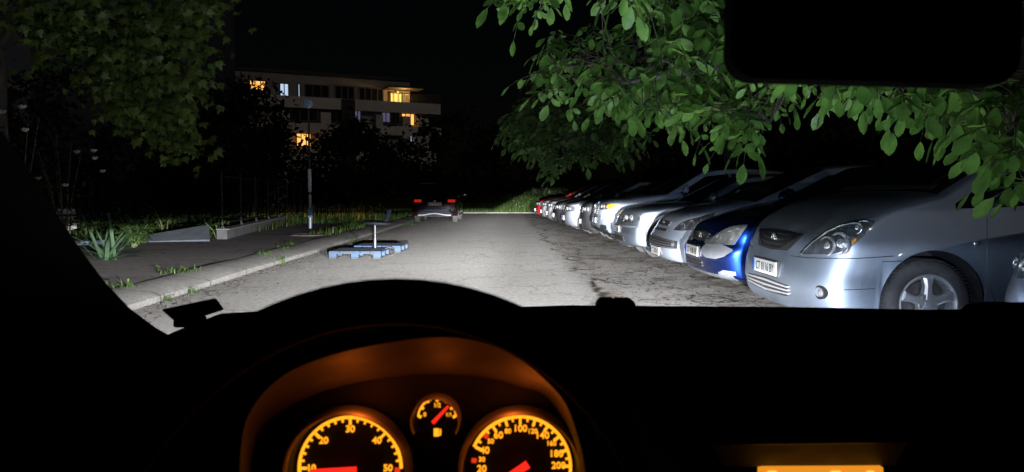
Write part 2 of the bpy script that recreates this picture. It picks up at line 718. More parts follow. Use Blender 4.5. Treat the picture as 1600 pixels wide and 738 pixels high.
def spec(L=4.3, W=1.75, H=1.48, wb=2.6, fo=.85, r=.31, belt=.92, hz=.72, hx=.07, h1=(.40, .86), w=(1.05, .96), rf=(1.95, 1.42), rb=(3.4, 1.40), rw=(4.0, .98), zlow=.2, R0=.32, boot=None, **k):
    b = boot or (L - .05, .80)
    keys = [
        (.16, zlow, R0 - .06, 0, 'bumper', False),
        (.05, zlow + .03, R0 - .02, 0, 'bumper', False),
        (.0, zlow + .16, R0, 0, 'bumper', False),
        (.0, zlow + .30, R0, 0, 'bumper', False),
        (hx * .55, hz - .10, R0, .015, 'nose', False),
        (hx, hz, R0 - .05, .03, 'hood', False),
        (h1[0], h1[1], .17, .085, 'hood', False),
        (w[0], w[1], .13, .06, 'wind', True),
        (rf[0], rf[1], .09, .06, 'roof', True),
        ((rf[0] + rb[0]) / 2 - .2, H, .0, .07, 'roof', False),
        (rb[0], rb[1], -.06, .07, 'rear', True),
        (rw[0], rw[1], -.12, .05, 'boot', True),
        (b[0], b[1], -.16, .02, 'boot', False),
        (L, .56, -.18, 0, 'rbump', False),
        (L - .01, .38, -.18, 0, 'rbump', False),
        (L - .10, .24, -.15, 0, 'rbump', False),
    ]
    d = dict(L=L, W=W, H=H, wb=wb, fo=fo, r=r, belt=belt, keys=keys)
    d.update(k)
    return d


GRP = 'cars parked side by side along the lot'
NEAR = []


def grille(c, up, lo, n=5, bars=True, m=None, barm=None, alpha=0, both=False, bh=.3):
    g = c.patch('grille', m or DARKPL, up, lo, alpha=alpha, offs=.003, both=both, n=20, rws=6)
    if bars and g:
        for k in range(n):
            t0 = (k + .5 - bh / 2) / n
            t1 = (k + .5 + bh / 2) / n
            mix = lambda t: [(a[0], a[1] + (b_ - a[1]) * t) for a, b_ in [(q, _ip(lo, q[0])) for q in up]]
            c.patch('grille_slat', barm or DARKPL, mix(t0), mix(t1), alpha=alpha, offs=.014, both=False, n=14, rws=1, parent=g, skirt=.0)
    return g


def _ip(pl, x):
    if x <= pl[0][0]:
        return pl[0][1]
    for (a, b), (c, d) in zip(pl, pl[1:]):
        if x <= c:
            return b + (d - b) * ((x - a) / (c - a) if c > a else 0)
    return pl[-1][1]


def std_headlight(c, up, lo, alpha=35, m=None, bulbs=((.3, .5, .055), (.62, .55, .045)), amber=None, both=True):
    for mir in ((False, True) if both else (False,)):
        h = c.patch('headlight', m or LAMPDK, up, lo, alpha=alpha, offs=.005, mirror=mir, n=26, rws=10)
        if not h:
            continue
        x0, x1 = up[0][0], up[-1][0]
        for fx, fz, r in bulbs:
            x = x0 + (x1 - x0) * fx
            z = _ip(up, x) * (1 - fz) + _ip(lo, x) * fz
            p, n = c.point(alpha=alpha, p=x, z=z)
            if p is None:
                continue
            n = (n * .55 + Vector((-1, -.1, 0)) * .45).normalized()
            if mir:
                p = Vector((p.x, -p.y, p.z))
                n = Vector((n.x, -n.y, n.z))
            c.disc('reflector', LENS, p - n * .004, n, r, .01, h, prof=[(r, -.01), (r, .012), (r * .93, .014), (r * .8, .004), (r * .45, .0), (r * .4, .012), (r * .2, .020), (.0005, .022)])


def emblem_rings(c, z, s=.055, y=0):
    p, n = c.point(alpha=0, p=-y, z=z)
    M = Matrix(((0, 0, -1, p.x - .012), (-1, 0, 0, y), (0, 1, 0, z), (0, 0, 0, 1)))
    mb = MB()

    def ring(cx, cy, a, b, r):
        mb.tube([M @ Vector((cx + a * math.cos(t), cy + b * math.sin(t), 0)) for t in [2 * PI * k / 24 for k in range(25)]], r, 6, False)
    ring(0, 0, s, s * .68, .006)
    ring(0, s * .30, s * .62, s * .28, .005)
    ring(0, 0, s * .26, s * .64, .005)
    mb.build('emblem', CHROME, c.root)


def emblem_letter(c, z, ch='H', s=.05):
    p, n = c.point(alpha=0, p=0, z=z)
    M = Matrix(((0, 0, -1, p.x - .012), (-1, 0, 0, 0), (0, 1, 0, z), (0, 0, 0, 1)))
    mb = MB()
    pts = [(-1, -.75), (-.9, -.95), (.9, -.95), (1, -.75), (.8, .85), (.65, .95), (-.65, .95), (-.8, .85), (-1, -.75)]
    mb.tube([M @ Vector((a * s, b * s, 0)) for a, b in pts], .005, 6, False)
    for sx in (-1, 1):
        mb.tube([M @ Vector((sx * .62 * s, -.8 * s, 0)), M @ Vector((sx * .38 * s, 0, 0)), M @ Vector((sx * .58 * s, .8 * s, 0))], .007, 6)
    mb.tube([M @ Vector((-.4 * s, 0, 0)), M @ Vector((.4 * s, 0, 0))], .007, 6)
    mb.build('emblem', CHROME, c.root)


def emblem_round(c, z, s=.045, m=None):
    p, n = c.point(alpha=0, p=0, z=z)
    c.disc('emblem', m or CHROME, p, (n + Vector((-1, 0, 0))).normalized(), s, .01, dome=.004)


# ---- 1. silver MPV
sp = spec(L=4.36, W=1.77, H=1.66, wb=2.75, fo=.86, r=.315, belt=.97, hz=.80, hx=.11, h1=(.36, .985), w=(.86, 1.12), rf=(1.70, 1.595), rb=(3.75, 1.60), rw=(4.2, 1.05), zlow=.19, R0=.36, tumble=.21, rimf=.665, tw=.195)
c = Car('parked_car', 'silver people carrier with a shaded dark bonnet and five-spoke alloy wheel', (2.15, 6.0, 0), 0, sp, paint('silver_paint', (.26, .31, .39), .82, .48, .3, .10), sub=9, NT=20, group=GRP, cat='car')
NEAR.append(c)
c.obj['bonnet'].data.materials[0] = mat('shaded_silver_bonnet', (.125, .135, .15), .6, .5, .2, .22, 4.0)  # silver darkened here to paint the bonnet's shade above the beam
up = [(1253, 397), (1260, 389), (1271.6, 378), (1292, 363.5), (1312, 354.4), (1332.6, 349.3), (1349, 346.3), (1366, 348)]
lo = [(1253, 397.5), (1272, 398), (1300, 398), (1320.4, 392), (1332.6, 384), (1349, 369), (1366, 349)]
for mir in (False, True):
    h = c.patch('headlight', LAMPDK, up, lo, offs=.006, n=40, rws=12, mirror=mir)
    for (x, y, r) in ((1291, 385, .075), (1311, 381, .085), (1338, 357, .045)):
        p, n = c.point(x, y)
        n = (n * .5 + Vector((-1, -.15, 0)) * .5).normalized()
        if mir:
            p, n = Vector((p.x, -p.y, p.z)), Vector((n.x, -n.y, n.z))
        c.disc('reflector', LENS, p - n * .012, n, r, .01, h, prof=[(r, -.01), (r, .016), (r * .93, .018), (r * .8, .006), (r * .5, .0), (r * .45, .012), (r * .2, .022), (.0005, .024)])
    if h:
        c.patch('indicator', AMBER, [(1322, 385.5), (1330, 377), (1338, 371)], [(1322, 389.5), (1330, 383), (1338, 376)], offs=.010, n=8, rws=3, parent=h, mirror=mir, skirt=.004)
    c.patch('chrome_edge', CHROME, [(1252, 395.5), (1260, 386.5), (1271, 376.3), (1292, 362), (1312, 353), (1332.6, 348), (1349, 345), (1366, 346.6)], [(1252, 397.8), (1260, 389), (1271.6, 378.4), (1292, 363.8), (1312, 354.7), (1332.6, 349.6), (1349, 346.6), (1366, 348.2)], offs=.012, n=40, rws=2, mirror=mir, skirt=.004)
gu = [(-.46, .785), (-.2, .80), (0, .805), (.2, .80), (.46, .785)]
gl = [(-.46, .775), (-.34, .655), (0, .64), (.34, .655), (.46, .775)]
grille(c, gu, gl, 4, True, None, mat('grille_bar', (.016, .017, .018), .4, .2), bh=.45)
emblem_rings(c, .735)
c.plate('CT 0116 BY', .50)
grille(c, [(-.46, .40), (0, .415), (.46, .40)], [(-.46, .325), (-.40, .31), (0, .30), (.40, .31), (.46, .325)], 3, True, DARKPL, mat('intake_bar', (.35, .36, .38), .4, .3), bh=.4)
for sg in (1, -1):
    p, n = c.point(1283, 457)
    pod = c.patch('fog_lamp_surround', c.pm, [(1270, 454), (1276, 447), (1290, 444), (1304, 448), (1312, 455)], [(1270, 456), (1276, 467), (1290, 472), (1304, 467), (1312, 456)], offs=.007, n=20, rws=6, mirror=sg < 0, skirt=.01) if p else None
    if p is None:
        continue
    n = (n + Vector((-1.2, 0, 0))).normalized()
    if sg < 0:
        p, n = Vector((p.x, -p.y, p.z)), Vector((n.x, -n.y, n.z))
    c.disc('fog_lamp_bezel', PLTXT, p, n, .050, .03, prof=[(.050, -.03), (.050, .016), (.043, .020), (.036, .010), (.0005, .008)])
    c.disc('fog_lamp', FOGL, p + n * .004, n, .036, .01, dome=.008)
c.wheels(5)
c.side_windows([(1.02, 1.06), (1.35, 1.20), (1.62, 1.33)], [(1.02, .99), (1.35, 1.0), (1.62, 1.02)], 'quarter_window')
c.side_windows([(1.68, 1.33), (1.95, 1.46), (2.2, 1.50), (2.55, 1.515)], [(1.68, 1.02), (2.55, 1.04)])
c.side_windows([(2.62, 1.515), (3.4, 1.49)], [(2.62, 1.04), (3.4, 1.06)])
c.seam([(1.235, .93), (1.24, .6), (1.27, .42), (1.33, .30)])
c.seam([(.50, .62), (.62, .625), (.72, .64)])
c.seam_px([(1236, 400), (1262, 403), (1300, 404), (1340, 404), (1372, 402), (1402, 400)])
c.seam_px([(1318, 453), (1340, 452.5), (1372, 451)], .005)
c.seam_px([(1254, 395), (1275, 373), (1300, 357), (1330, 346), (1352, 342)], .005)
c.patch('wiper_cowl', DARKPL, [(-.70, 1.155), (0, 1.165), (.70, 1.155)], [(-.70, 1.135), (0, 1.135), (.70, 1.135)], alpha=0, offs=.004, n=14, rws=1)
p, n = c.point(1526, 381)
if p:
    for sg in (1, -1):
        c.disc('side_repeater', FOGL, Vector((p.x, p.y * sg, p.z)), Vector((n.x, n.y * sg, n.z)), .022, .01, dome=.006)
c.door_mirror(1.42, 1.04)

# ---- 2. dark blue hatchback
blue = paint('blue_paint', (.010, .05, .32), .96, .30, 1.0, .15)
sp = spec(L=4.1, W=1.70, H=1.45, wb=2.55, fo=.80, r=.30, belt=.92, hz=.69, hx=.12, h1=(.46, .85), w=(1.08, .98), rf=(1.95, 1.40), rb=(3.4, 1.38), rw=(3.95, .98), zlow=.19, R0=.40, tumble=.24)
c = Car('parked_car', 'dark blue hatchback with cloudy headlights and a grey primer patch on its bumper', (2.16, 8.35, 0), 0, sp, blue, sub=8, NT=18, group=GRP, cat='car')
NEAR.append(c)
CLOUDY = mat('cloudy_lens', (.26, .27, .26), .3, .55, .8, .3, 12, .7, 26)
up = [(1101, 378), (1115, 370), (1128, 361), (1142, 355), (1156, 352.5), (1168, 352)]
lo = [(1101, 380), (1110, 382.5), (1130, 383), (1147, 383), (1156, 370), (1168, 353)]
for mir in (False, True):
    h = c.patch('headlight', CLOUDY, up, lo, offs=.006, n=30, rws=10, mirror=mir)
    for (x, y, r) in ((1122, 375, .06), (1140, 368, .06), (1153, 362, .04)):
        p, n = c.point(x, y)
        if p is None:
            continue
        n = (n * .5 + Vector((-1, -.15, 0)) * .5).normalized()
        if mir:
            p, n = Vector((p.x, -p.y, p.z)), Vector((n.x, -n.y, n.z))
        c.disc('reflector', LENS, p - n * .012, n, r, .01, h, prof=[(r, -.01), (r, .014), (r * .9, .016), (r * .8, .006), (r * .4, .0), (.0005, .012)])
grille(c, [(-.30, .66), (0, .675), (.30, .66)], [(-.26, .575), (0, .565), (.26, .575)], 3, True, DARKPL)
emblem_letter(c, .625, 'H', .045)
c.patch('primer_patch', mat('grey_primer', (.16, .17, .19), .75, var=.12, scale=9), [(.30, .50), (.34, .545), (.45, .56), (.65, .565), (.76, .545), (.83, .52)], [(.30, .49), (.34, .44), (.45, .41), (.65, .41), (.76, .44), (.83, .50)], alpha=18, offs=.004, n=24, rws=6)
c.plate('CT 4188 AB', .455)
grille(c, [(-.34, .36), (.34, .36)], [(-.34, .29), (.34, .29)], 2, True)
c.patch('lower_lip', mat('scuffed_grey_lip', (.12, .125, .135), .7, var=.3, scale=14), [(-.62, .245), (0, .245), (.62, .245), (.82, .25)], [(-.62, .195), (0, .195), (.62, .195), (.82, .2)], alpha=10, offs=.006, n=24, rws=3)
c.patch('scuff', mat('scuffed_primer', (.14, .16, .21), .75, var=.3, scale=20), [(.62, .27), (.7, .30), (.82, .29)], [(.62, .25), (.7, .235), (.82, .25)], alpha=30, offs=.003, n=10, rws=3)
c.wheels(5, full=False)
c.side_windows([(1.25, 1.06), (1.6, 1.22), (1.95, 1.33), (2.4, 1.36)], [(1.25, .97), (2.4, .99)])
c.side_windows([(2.46, 1.36), (3.2, 1.32)], [(2.46, .99), (3.2, 1.02)])
c.door_mirror(1.36, .98)
c.seam([(1.18, .90), (1.18, .55), (1.24, .35)])

# ---- 3. white hatchback
white = paint('white_paint', (.25, .29, .36), .0, .35, .8, .06)
sp = spec(L=4.25, W=1.74, H=1.50, wb=2.6, fo=.86, r=.31, belt=.95, hz=.705, hx=.15, h1=(.52, .885), w=(1.10, 1.01), rf=(2.1, 1.45), rb=(3.5, 1.43), rw=(4.1, .98), zlow=.15, R0=.38, tumble=.22)
c = Car('parked_car', 'white hatchback with swept-back headlights, beside the dark blue hatchback', (2.20, 10.65, 0), 0, sp, white, sub=8, NT=18, group=GRP, cat='car')
NEAR.append(c)
up = [(1053, 359), (1062, 350), (1075, 344), (1092, 340), (1105, 336), (1117, 333.5)]
lo = [(1053, 360), (1064, 361), (1080, 360), (1092, 356), (1105, 348), (1117, 335)]
for mir in (False, True):
    h = c.patch('headlight', LAMPDK, up, lo, offs=.006, n=30, rws=10, mirror=mir)
    for (x, y, r) in ((1066, 355, .055), (1080, 351, .06), (1094, 347, .04)):
        p, n = c.point(x, y)
        if p is None:
            continue
        n = (n * .5 + Vector((-1, -.15, 0)) * .5).normalized()
        if mir:
            p, n = Vector((p.x, -p.y, p.z)), Vector((n.x, -n.y, n.z))
        c.disc('reflector', LENS, p - n * .012, n, r, .01, h, prof=[(r, -.01), (r, .014), (r * .9, .016), (r * .8, .006), (r * .4, .0), (.0005, .012)])
grille(c, [(-.34, .70), (0, .705), (.34, .70)], [(-.32, .64), (0, .635), (.32, .64)], 2, True, DARKPL, CHROME, bh=.25)
emblem_letter(c, .67, 'H', .042)
grille(c, [(-.55, .47), (0, .48), (.55, .47), (.80, .455)], [(-.50, .345), (0, .335), (.50, .345), (.80, .35)], 4, True, DARKPL, mat('intake_mesh', (.10, .10, .11), .5), alpha=6, bh=.3)
c.patch('upper_intake', DARKPL, [(-.40, .60), (.40, .60)], [(-.36, .565), (.36, .565)], alpha=0, offs=.003, n=12, rws=2)
for sg in (1, -1):
    p, n = c.point(alpha=30, p=.66, z=.41)
    if p:
        p = Vector((p.x, p.y * sg, p.z))
        n = (Vector((n.x, n.y * sg, n.z)) + Vector((-1, 0, 0))).normalized()
        c.disc('fog_lamp', FOGL, p, n, .04, .02, dome=.01)
c.plate('CT 2703 HB', .275)
c.wheels(5, full=False)
c.side_windows([(1.30, 1.07), (1.7, 1.25), (2.05, 1.37), (2.5, 1.40)], [(1.30, 1.0), (2.5, 1.02)])
c.side_windows([(2.56, 1.40), (3.3, 1.36)], [(2.56, 1.02), (3.3, 1.05)])
c.door_mirror(1.50, 1.01)
c.seam([(1.25, .92), (1.25, .55), (1.3, .35)])

# ---- 4. silver estate with flared arch
silver2 = paint('light_silver_paint', (.20, .24, .31), .85, .42, .5, .12)
sp = spec(L=4.45, W=1.74, H=1.44, wb=2.6, fo=.73, r=.32, belt=.90, hz=.74, hx=.10, h1=(.5, .88), w=(1.15, .96), rf=(1.95, 1.38), rb=(3.7, 1.38), rw=(4.35, .92), zlow=.19, R0=.34, tumble=.24, flare=.03, gap=.075)
c = Car('parked_car', 'silver estate car with a wide pale wheel arch lip', (2.03, 13.15, 0), 0, sp, silver2, sub=7, NT=16, group=GRP, cat='car')
NEAR.append(c)
std_headlight(c, [(.34, .715), (.5, .735), (.78, .74), (.86, .70)], [(.34, .60), (.5, .595), (.78, .60), (.86, .64)], 28, LAMPDK, ((.25, .5, .055), (.62, .5, .06)))
grille(c, [(-.36, .715), (0, .725), (.36, .715)], [(-.34, .61), (0, .605), (.34, .61)], 4, True, DARKPL, mat('grille_bar_grey', (.12, .12, .13), .4, .4))
emblem_round(c, .665, .05)
c.plate('CT 9052 KA', .47)
grille(c, [(-.5, .36), (.5, .36)], [(-.5, .27), (.5, .27)], 2, True)
c.patch('bumper_strip', mat('grey_strip', (.12, .13, .14), .5), [(-.80, .545), (0, .55), (.80, .545), (1.1, .545)], [(-.80, .52), (0, .525), (.80, .52), (1.1, .52)], alpha=25, offs=.006, n=26, rws=1)
c.wheels(5, full=False)
ml = MB()
for sg in (-1, 1):
    ml = MB()
    ml.tube([(sp['fo'] + .395 * math.cos(t), sg * (c.Y(.335 + .395 * math.sin(t)) + .026), .335 + .395 * math.sin(t)) for t in [PI * k / 20 for k in range(21)]], .018, 8)
    ml.build('arch_lip', mat('pale_arch_lip', (.58, .59, .62), .35, .4), c.root)
c.side_windows([(1.32, 1.02), (1.65, 1.2), (1.95, 1.30), (2.4, 1.33)], [(1.32, .95), (2.4, .97)])
c.side_windows([(2.46, 1.33), (3.3, 1.31)], [(2.46, .97), (3.3, .99)])
c.door_mirror(1.42, .96)
c.seam([(1.30, .88), (1.30, .55)])

# ---- 5. white SUV with amber lights
white2 = paint('suv_white_paint', (.26, .31, .40), .05, .32, .9, .06)
sp = spec(L=4.6, W=1.86, H=1.62, wb=2.8, fo=.85, r=.36, belt=1.04, hz=.90, hx=.08, h1=(.55, 1.02), w=(1.28, 1.10), rf=(2.05, 1.55), rb=(4.0, 1.54), rw=(4.5, 1.05), zlow=.28, R0=.34, tumble=.22, gap=.07, flare=.025)
c = Car('parked_car', 'white SUV with a lit amber indicator and twin round lamps', (1.93, 15.65, 0), 0, sp, white2, sub=7, NT=16, group=GRP, cat='car')
NEAR.append(c)
std_headlight(c, [(.36, .865), (.55, .885), (.84, .89), (.96, .87)], [(.36, .775), (.55, .76), (.84, .77), (.96, .82)], 24, LAMPDK, ((.28, .5, .05), (.52, .5, .05)))
AMBL = emit('amber_light', (1.0, .52, .03), .9)
c.patch('indicator', AMBL, [(.80, .86), (.90, .885), (.99, .88)], [(.80, .80), (.86, .79), (.99, .845)], alpha=24, offs=.012, n=10, rws=3, both=True, skirt=.004)
for sgn in (-1, 1):
    grille(c, [(sgn * .17 - .11, .85), (sgn * .17, .87), (sgn * .17 + .11, .85)], [(sgn * .17 - .11, .66), (sgn * .17, .63), (sgn * .17 + .11, .66)], 5, True, DARKPL, CHROME, bh=.2)
    p, n = c.point(alpha=22, p=.60, z=.60)
    p = Vector((p.x, -sgn * -p.y, p.z))
    n = (Vector((n.x, -sgn * -n.y, n.z)) + Vector((-1, 0, 0))).normalized()
    c.disc('fog_lamp', FOGL, p, n, .055, .03, dome=.012)
c.patch('side_intake', DARKPL, [(.55, .44), (.70, .47), (.84, .45)], [(.55, .41), (.62, .36), (.84, .37)], alpha=22, offs=.004, n=10, rws=3, both=True)
c.patch('lower_bumper', DARKPL, [(-.86, .36), (-.4, .40), (0, .41), (.4, .40), (.86, .36)], [(-.86, .28), (0, .28), (.86, .28)], alpha=0, offs=.008, n=26, rws=3)
emblem_round(c, .89, .04, mat('blue_white_emblem', (.35, .5, .8), .3, 0, 1))
c.plate('CT 5527 MM', .53)
c.wheels(5, full=False)
c.side_windows([(1.50, 1.17), (1.8, 1.34), (2.1, 1.46), (2.6, 1.49)], [(1.50, 1.09), (2.6, 1.11)])
c.side_windows([(2.66, 1.49), (3.6, 1.47)], [(2.66, 1.11), (3.6, 1.13)])
c.door_mirror(1.66, 1.10, s=1.15)

# ---- 6.. the farther row
far = [
    ('dark grey saloon with a chrome grille, beyond the white SUV', (1.86, 18.1), (.05, .053, .06), dict(H=1.45, hz=.78, h1=(.5, .93), w=(1.15, 1.0)), 'chrome'),
    ('plain silver saloon with a bright bumper, between two dark cars down the row', (1.66, 20.6), (.22, .24, .29), dict(H=1.42, L=4.5, hz=.74), 'plain'),
    ('black saloon with a white plate, just beyond the plain silver saloon', (1.54, 23.1), (.02, .02, .024), dict(H=1.44, hz=.74), 'plain'),
    ('pale grey hatchback with a black grille, half hidden by hanging leaves', (1.47, 25.5), (.22, .22, .24), dict(H=1.46, hz=.76), 'plain'),
    ('white hatchback near the far end of the row, next to the red car', (1.40, 27.9), (.24, .25, .28), dict(H=1.46, hz=.76), 'plain'),
    ('small red hatchback at the far end of the parked row', (1.28, 30.4), (.22, .012, .012), dict(H=1.46, hz=.74), 'plain'),
]
for i, (lab, (x, y), colr, kw, st) in enumerate(far):
    sp = spec(**kw)
    c = Car('parked_car', lab, (x, y, 0), math.radians(rnd.uniform(-1.5, 1.5)), sp, paint('car_paint', colr, .4, .33, .7, .1), sub=5, NT=12, group=GRP, cat='car')
    hz = kw.get('hz', .72)
    std_headlight(c, [(.36, hz - .02), (.55, hz), (.84, hz), (.93, hz - .04)], [(.36, hz - .13), (.55, hz - .14), (.84, hz - .13), (.93, hz - .08)], 28, LAMPDK, ((.28, .5, .05), (.6, .5, .05)))
    grille(c, [(-.34, hz - .02), (.34, hz - .02)], [(-.30, hz - .14), (.30, hz - .14)], 3, True, DARKPL, CHROME if st == 'chrome' else None, bh=.3)
    emblem_round(c, hz - .06, .04)
    c.plate(['CT 3341 AC', 'CT 7780 BT', 'CT 1265 CA', 'CT 8019 AK', '', ''][i], .42)
    grille(c, [(-.45, .33), (.45, .33)], [(-.42, .25), (.42, .25)], 2, False)
    c.wheels(5, full=False)
    c.side_windows([(1.25, 1.04), (1.6, 1.22), (1.95, 1.33), (2.4, 1.36)], [(1.25, .97), (2.4, .99)])
    c.side_windows([(2.46, 1.36), (3.2, 1.32)], [(2.46, .99), (3.2, 1.02)])
    c.door_mirror(1.34, .97)

# ---- the nose of the pale car at the frame's edge
sp = spec(L=4.4, W=1.78, H=1.46, wb=2.65, fo=.88, r=.32, belt=.93, hz=.74, hx=.10, h1=(.5, .88), w=(1.1, .99), rf=(2.0, 1.42), zlow=.18, R0=.40)
c = Car('parked_car', 'pale car showing only its rounded nose and chrome-framed grille', (2.92, 3.62, 0), 0, sp, paint('pale_paint', (.30, .32, .36), .6, .38, .7, .08), sub=7, NT=18, group=GRP, cat='car')
g = grille(c, [(-.36, .70), (0, .72), (.36, .70)], [(-.30, .44), (0, .42), (.30, .44)], 5, True, DARKPL, mat('dark_bar', (.08, .08, .09), .35, .3), bh=.3)
fr = [(-.37, .71), (0, .73), (.37, .71), (.31, .43), (0, .41), (-.31, .43), (-.37, .71)]
q = []
for (a, b), (a2, b2) in zip(fr, fr[1:]):
    for k in range(8):
        p, n = c.point(alpha=0, p=a + (a2 - a) * k / 8, z=b + (b2 - b) * k / 8)
        q.append(p + n * .006)
q.append(q[0])
MB().tube(q, .009, 8, False).build('grille_frame', CHROME, c.root)
std_headlight(c, [(.42, .70), (.6, .735), (.88, .75), (.98, .72)], [(.42, .62), (.6, .60), (.88, .63), (.98, .68)], 28, LAMPDK)
c.plate('', .36)
c.wheels(5, full=False)
c.side_windows([(1.25, 1.04), (1.6, 1.22), (1.95, 1.33), (2.4, 1.36)], [(1.25, .97), (2.4, .99)])
c.door_mirror(1.36, .98)

# ---- the car standing on the road ahead, seen from behind
sp = spec(L=4.2, W=1.74, H=1.50, wb=2.55, fo=.82, r=.33, belt=.95, hz=.74, rb=(3.65, 1.46), rw=(4.05, 1.0), boot=(4.16, .82))
redp = paint('dark_red_paint', (.022, .003, .005), .3, .3, .9, .1)
c = Car('parked_car', 'dark red hatchback seen from behind with red tail lamps reflecting the beam', (-2.64, 32.1, 0), -PI / 2, sp, redp, sub=7, NT=16, group=None, cat='car')
BLUEM = mat('beam_blue_bumper', (.05, .08, .15), .35, .3, .8, .1)  # bluish beam light on the bumper, painted as a blue panel
Lr = sp['L']


def rpatch(name, m, up, lo, offs=.005, parent=None, n=12, k=4):
    mb = MB()
    vs, fs = [], []
    for i in range(n + 1):
        y = up[0][0] + (up[-1][0] - up[0][0]) * i / n
        a, b = _ip(up, y), _ip(lo, y)
        for j in range(k + 1):
            z = a + (b - a) * j / k
            h = c.bvh.ray_cast(Vector((Lr + 3, y, z)), Vector((-1, 0, 0)))
            vs.append(h[0] + Vector((offs, 0, 0)) if h[0] else (vs[-1] if vs else Vector((Lr, y, z))))
    for i in range(n):
        for j in range(k):
            q = i * (k + 1) + j
            fs.append((q, q + 1, q + k + 2, q + k + 1))
    mb.add(vs, fs)
    o = mb.build(name, m, parent or c.root, recalc=True)
    sd = o.modifiers.new('thickness', 'SOLIDIFY')
    sd.thickness = .012
    sd.offset = -1
    return o


TAIL = emit('tail_reflex_red', (1.0, .03, .01), .38)  # emission stands in for lenses reflecting the headlamp beam back
for sg in (-1, 1):
    ys = sorted([sg * .50, sg * .78])
    rpatch('tail_lamp', TAIL, [(ys[0], .86), (ys[1], .86)], [(ys[0], .76), (ys[1], .76)], .012)
rpatch('lit_bumper_panel', BLUEM, [(-.62, .50), (0, .52), (.62, .50)], [(-.62, .38), (0, .38), (.62, .38)], .012)
rpatch('lower_valance', DARKPL, [(-.66, .375), (.66, .375)], [(-.66, .25), (.66, .25)], .02)
ex = MB()
for sg in (-1, 1):
    ex.tube([(Lr + .03, sg * .62, .27), (Lr + .05, sg * .40, .275), (Lr + .05, sg * .22, .31), (Lr + .04, 0, .335)], .022, 8)
ex.build('bright_trim_bar', mat('bright_trim', (.45, .46, .5), .35, .3), c.root)
c.plate('CT 7714 HM', .69, front=False)
h = c.bvh.ray_cast(Vector((Lr + 3, 0, .82)), Vector((-1, 0, 0)))
c.disc('emblem', CHROME, h[0], Vector((1, 0, .1)).normalized(), .035, .01)
c.wheels(5, full=False)
c.side_windows([(1.25, 1.04), (1.6, 1.24), (1.95, 1.36), (2.4, 1.40)], [(1.25, .98), (2.4, 1.0)])
c.side_windows([(2.46, 1.40), (3.3, 1.38)], [(2.46, 1.0), (3.3, 1.03)])
c.door_mirror(1.34, .98)

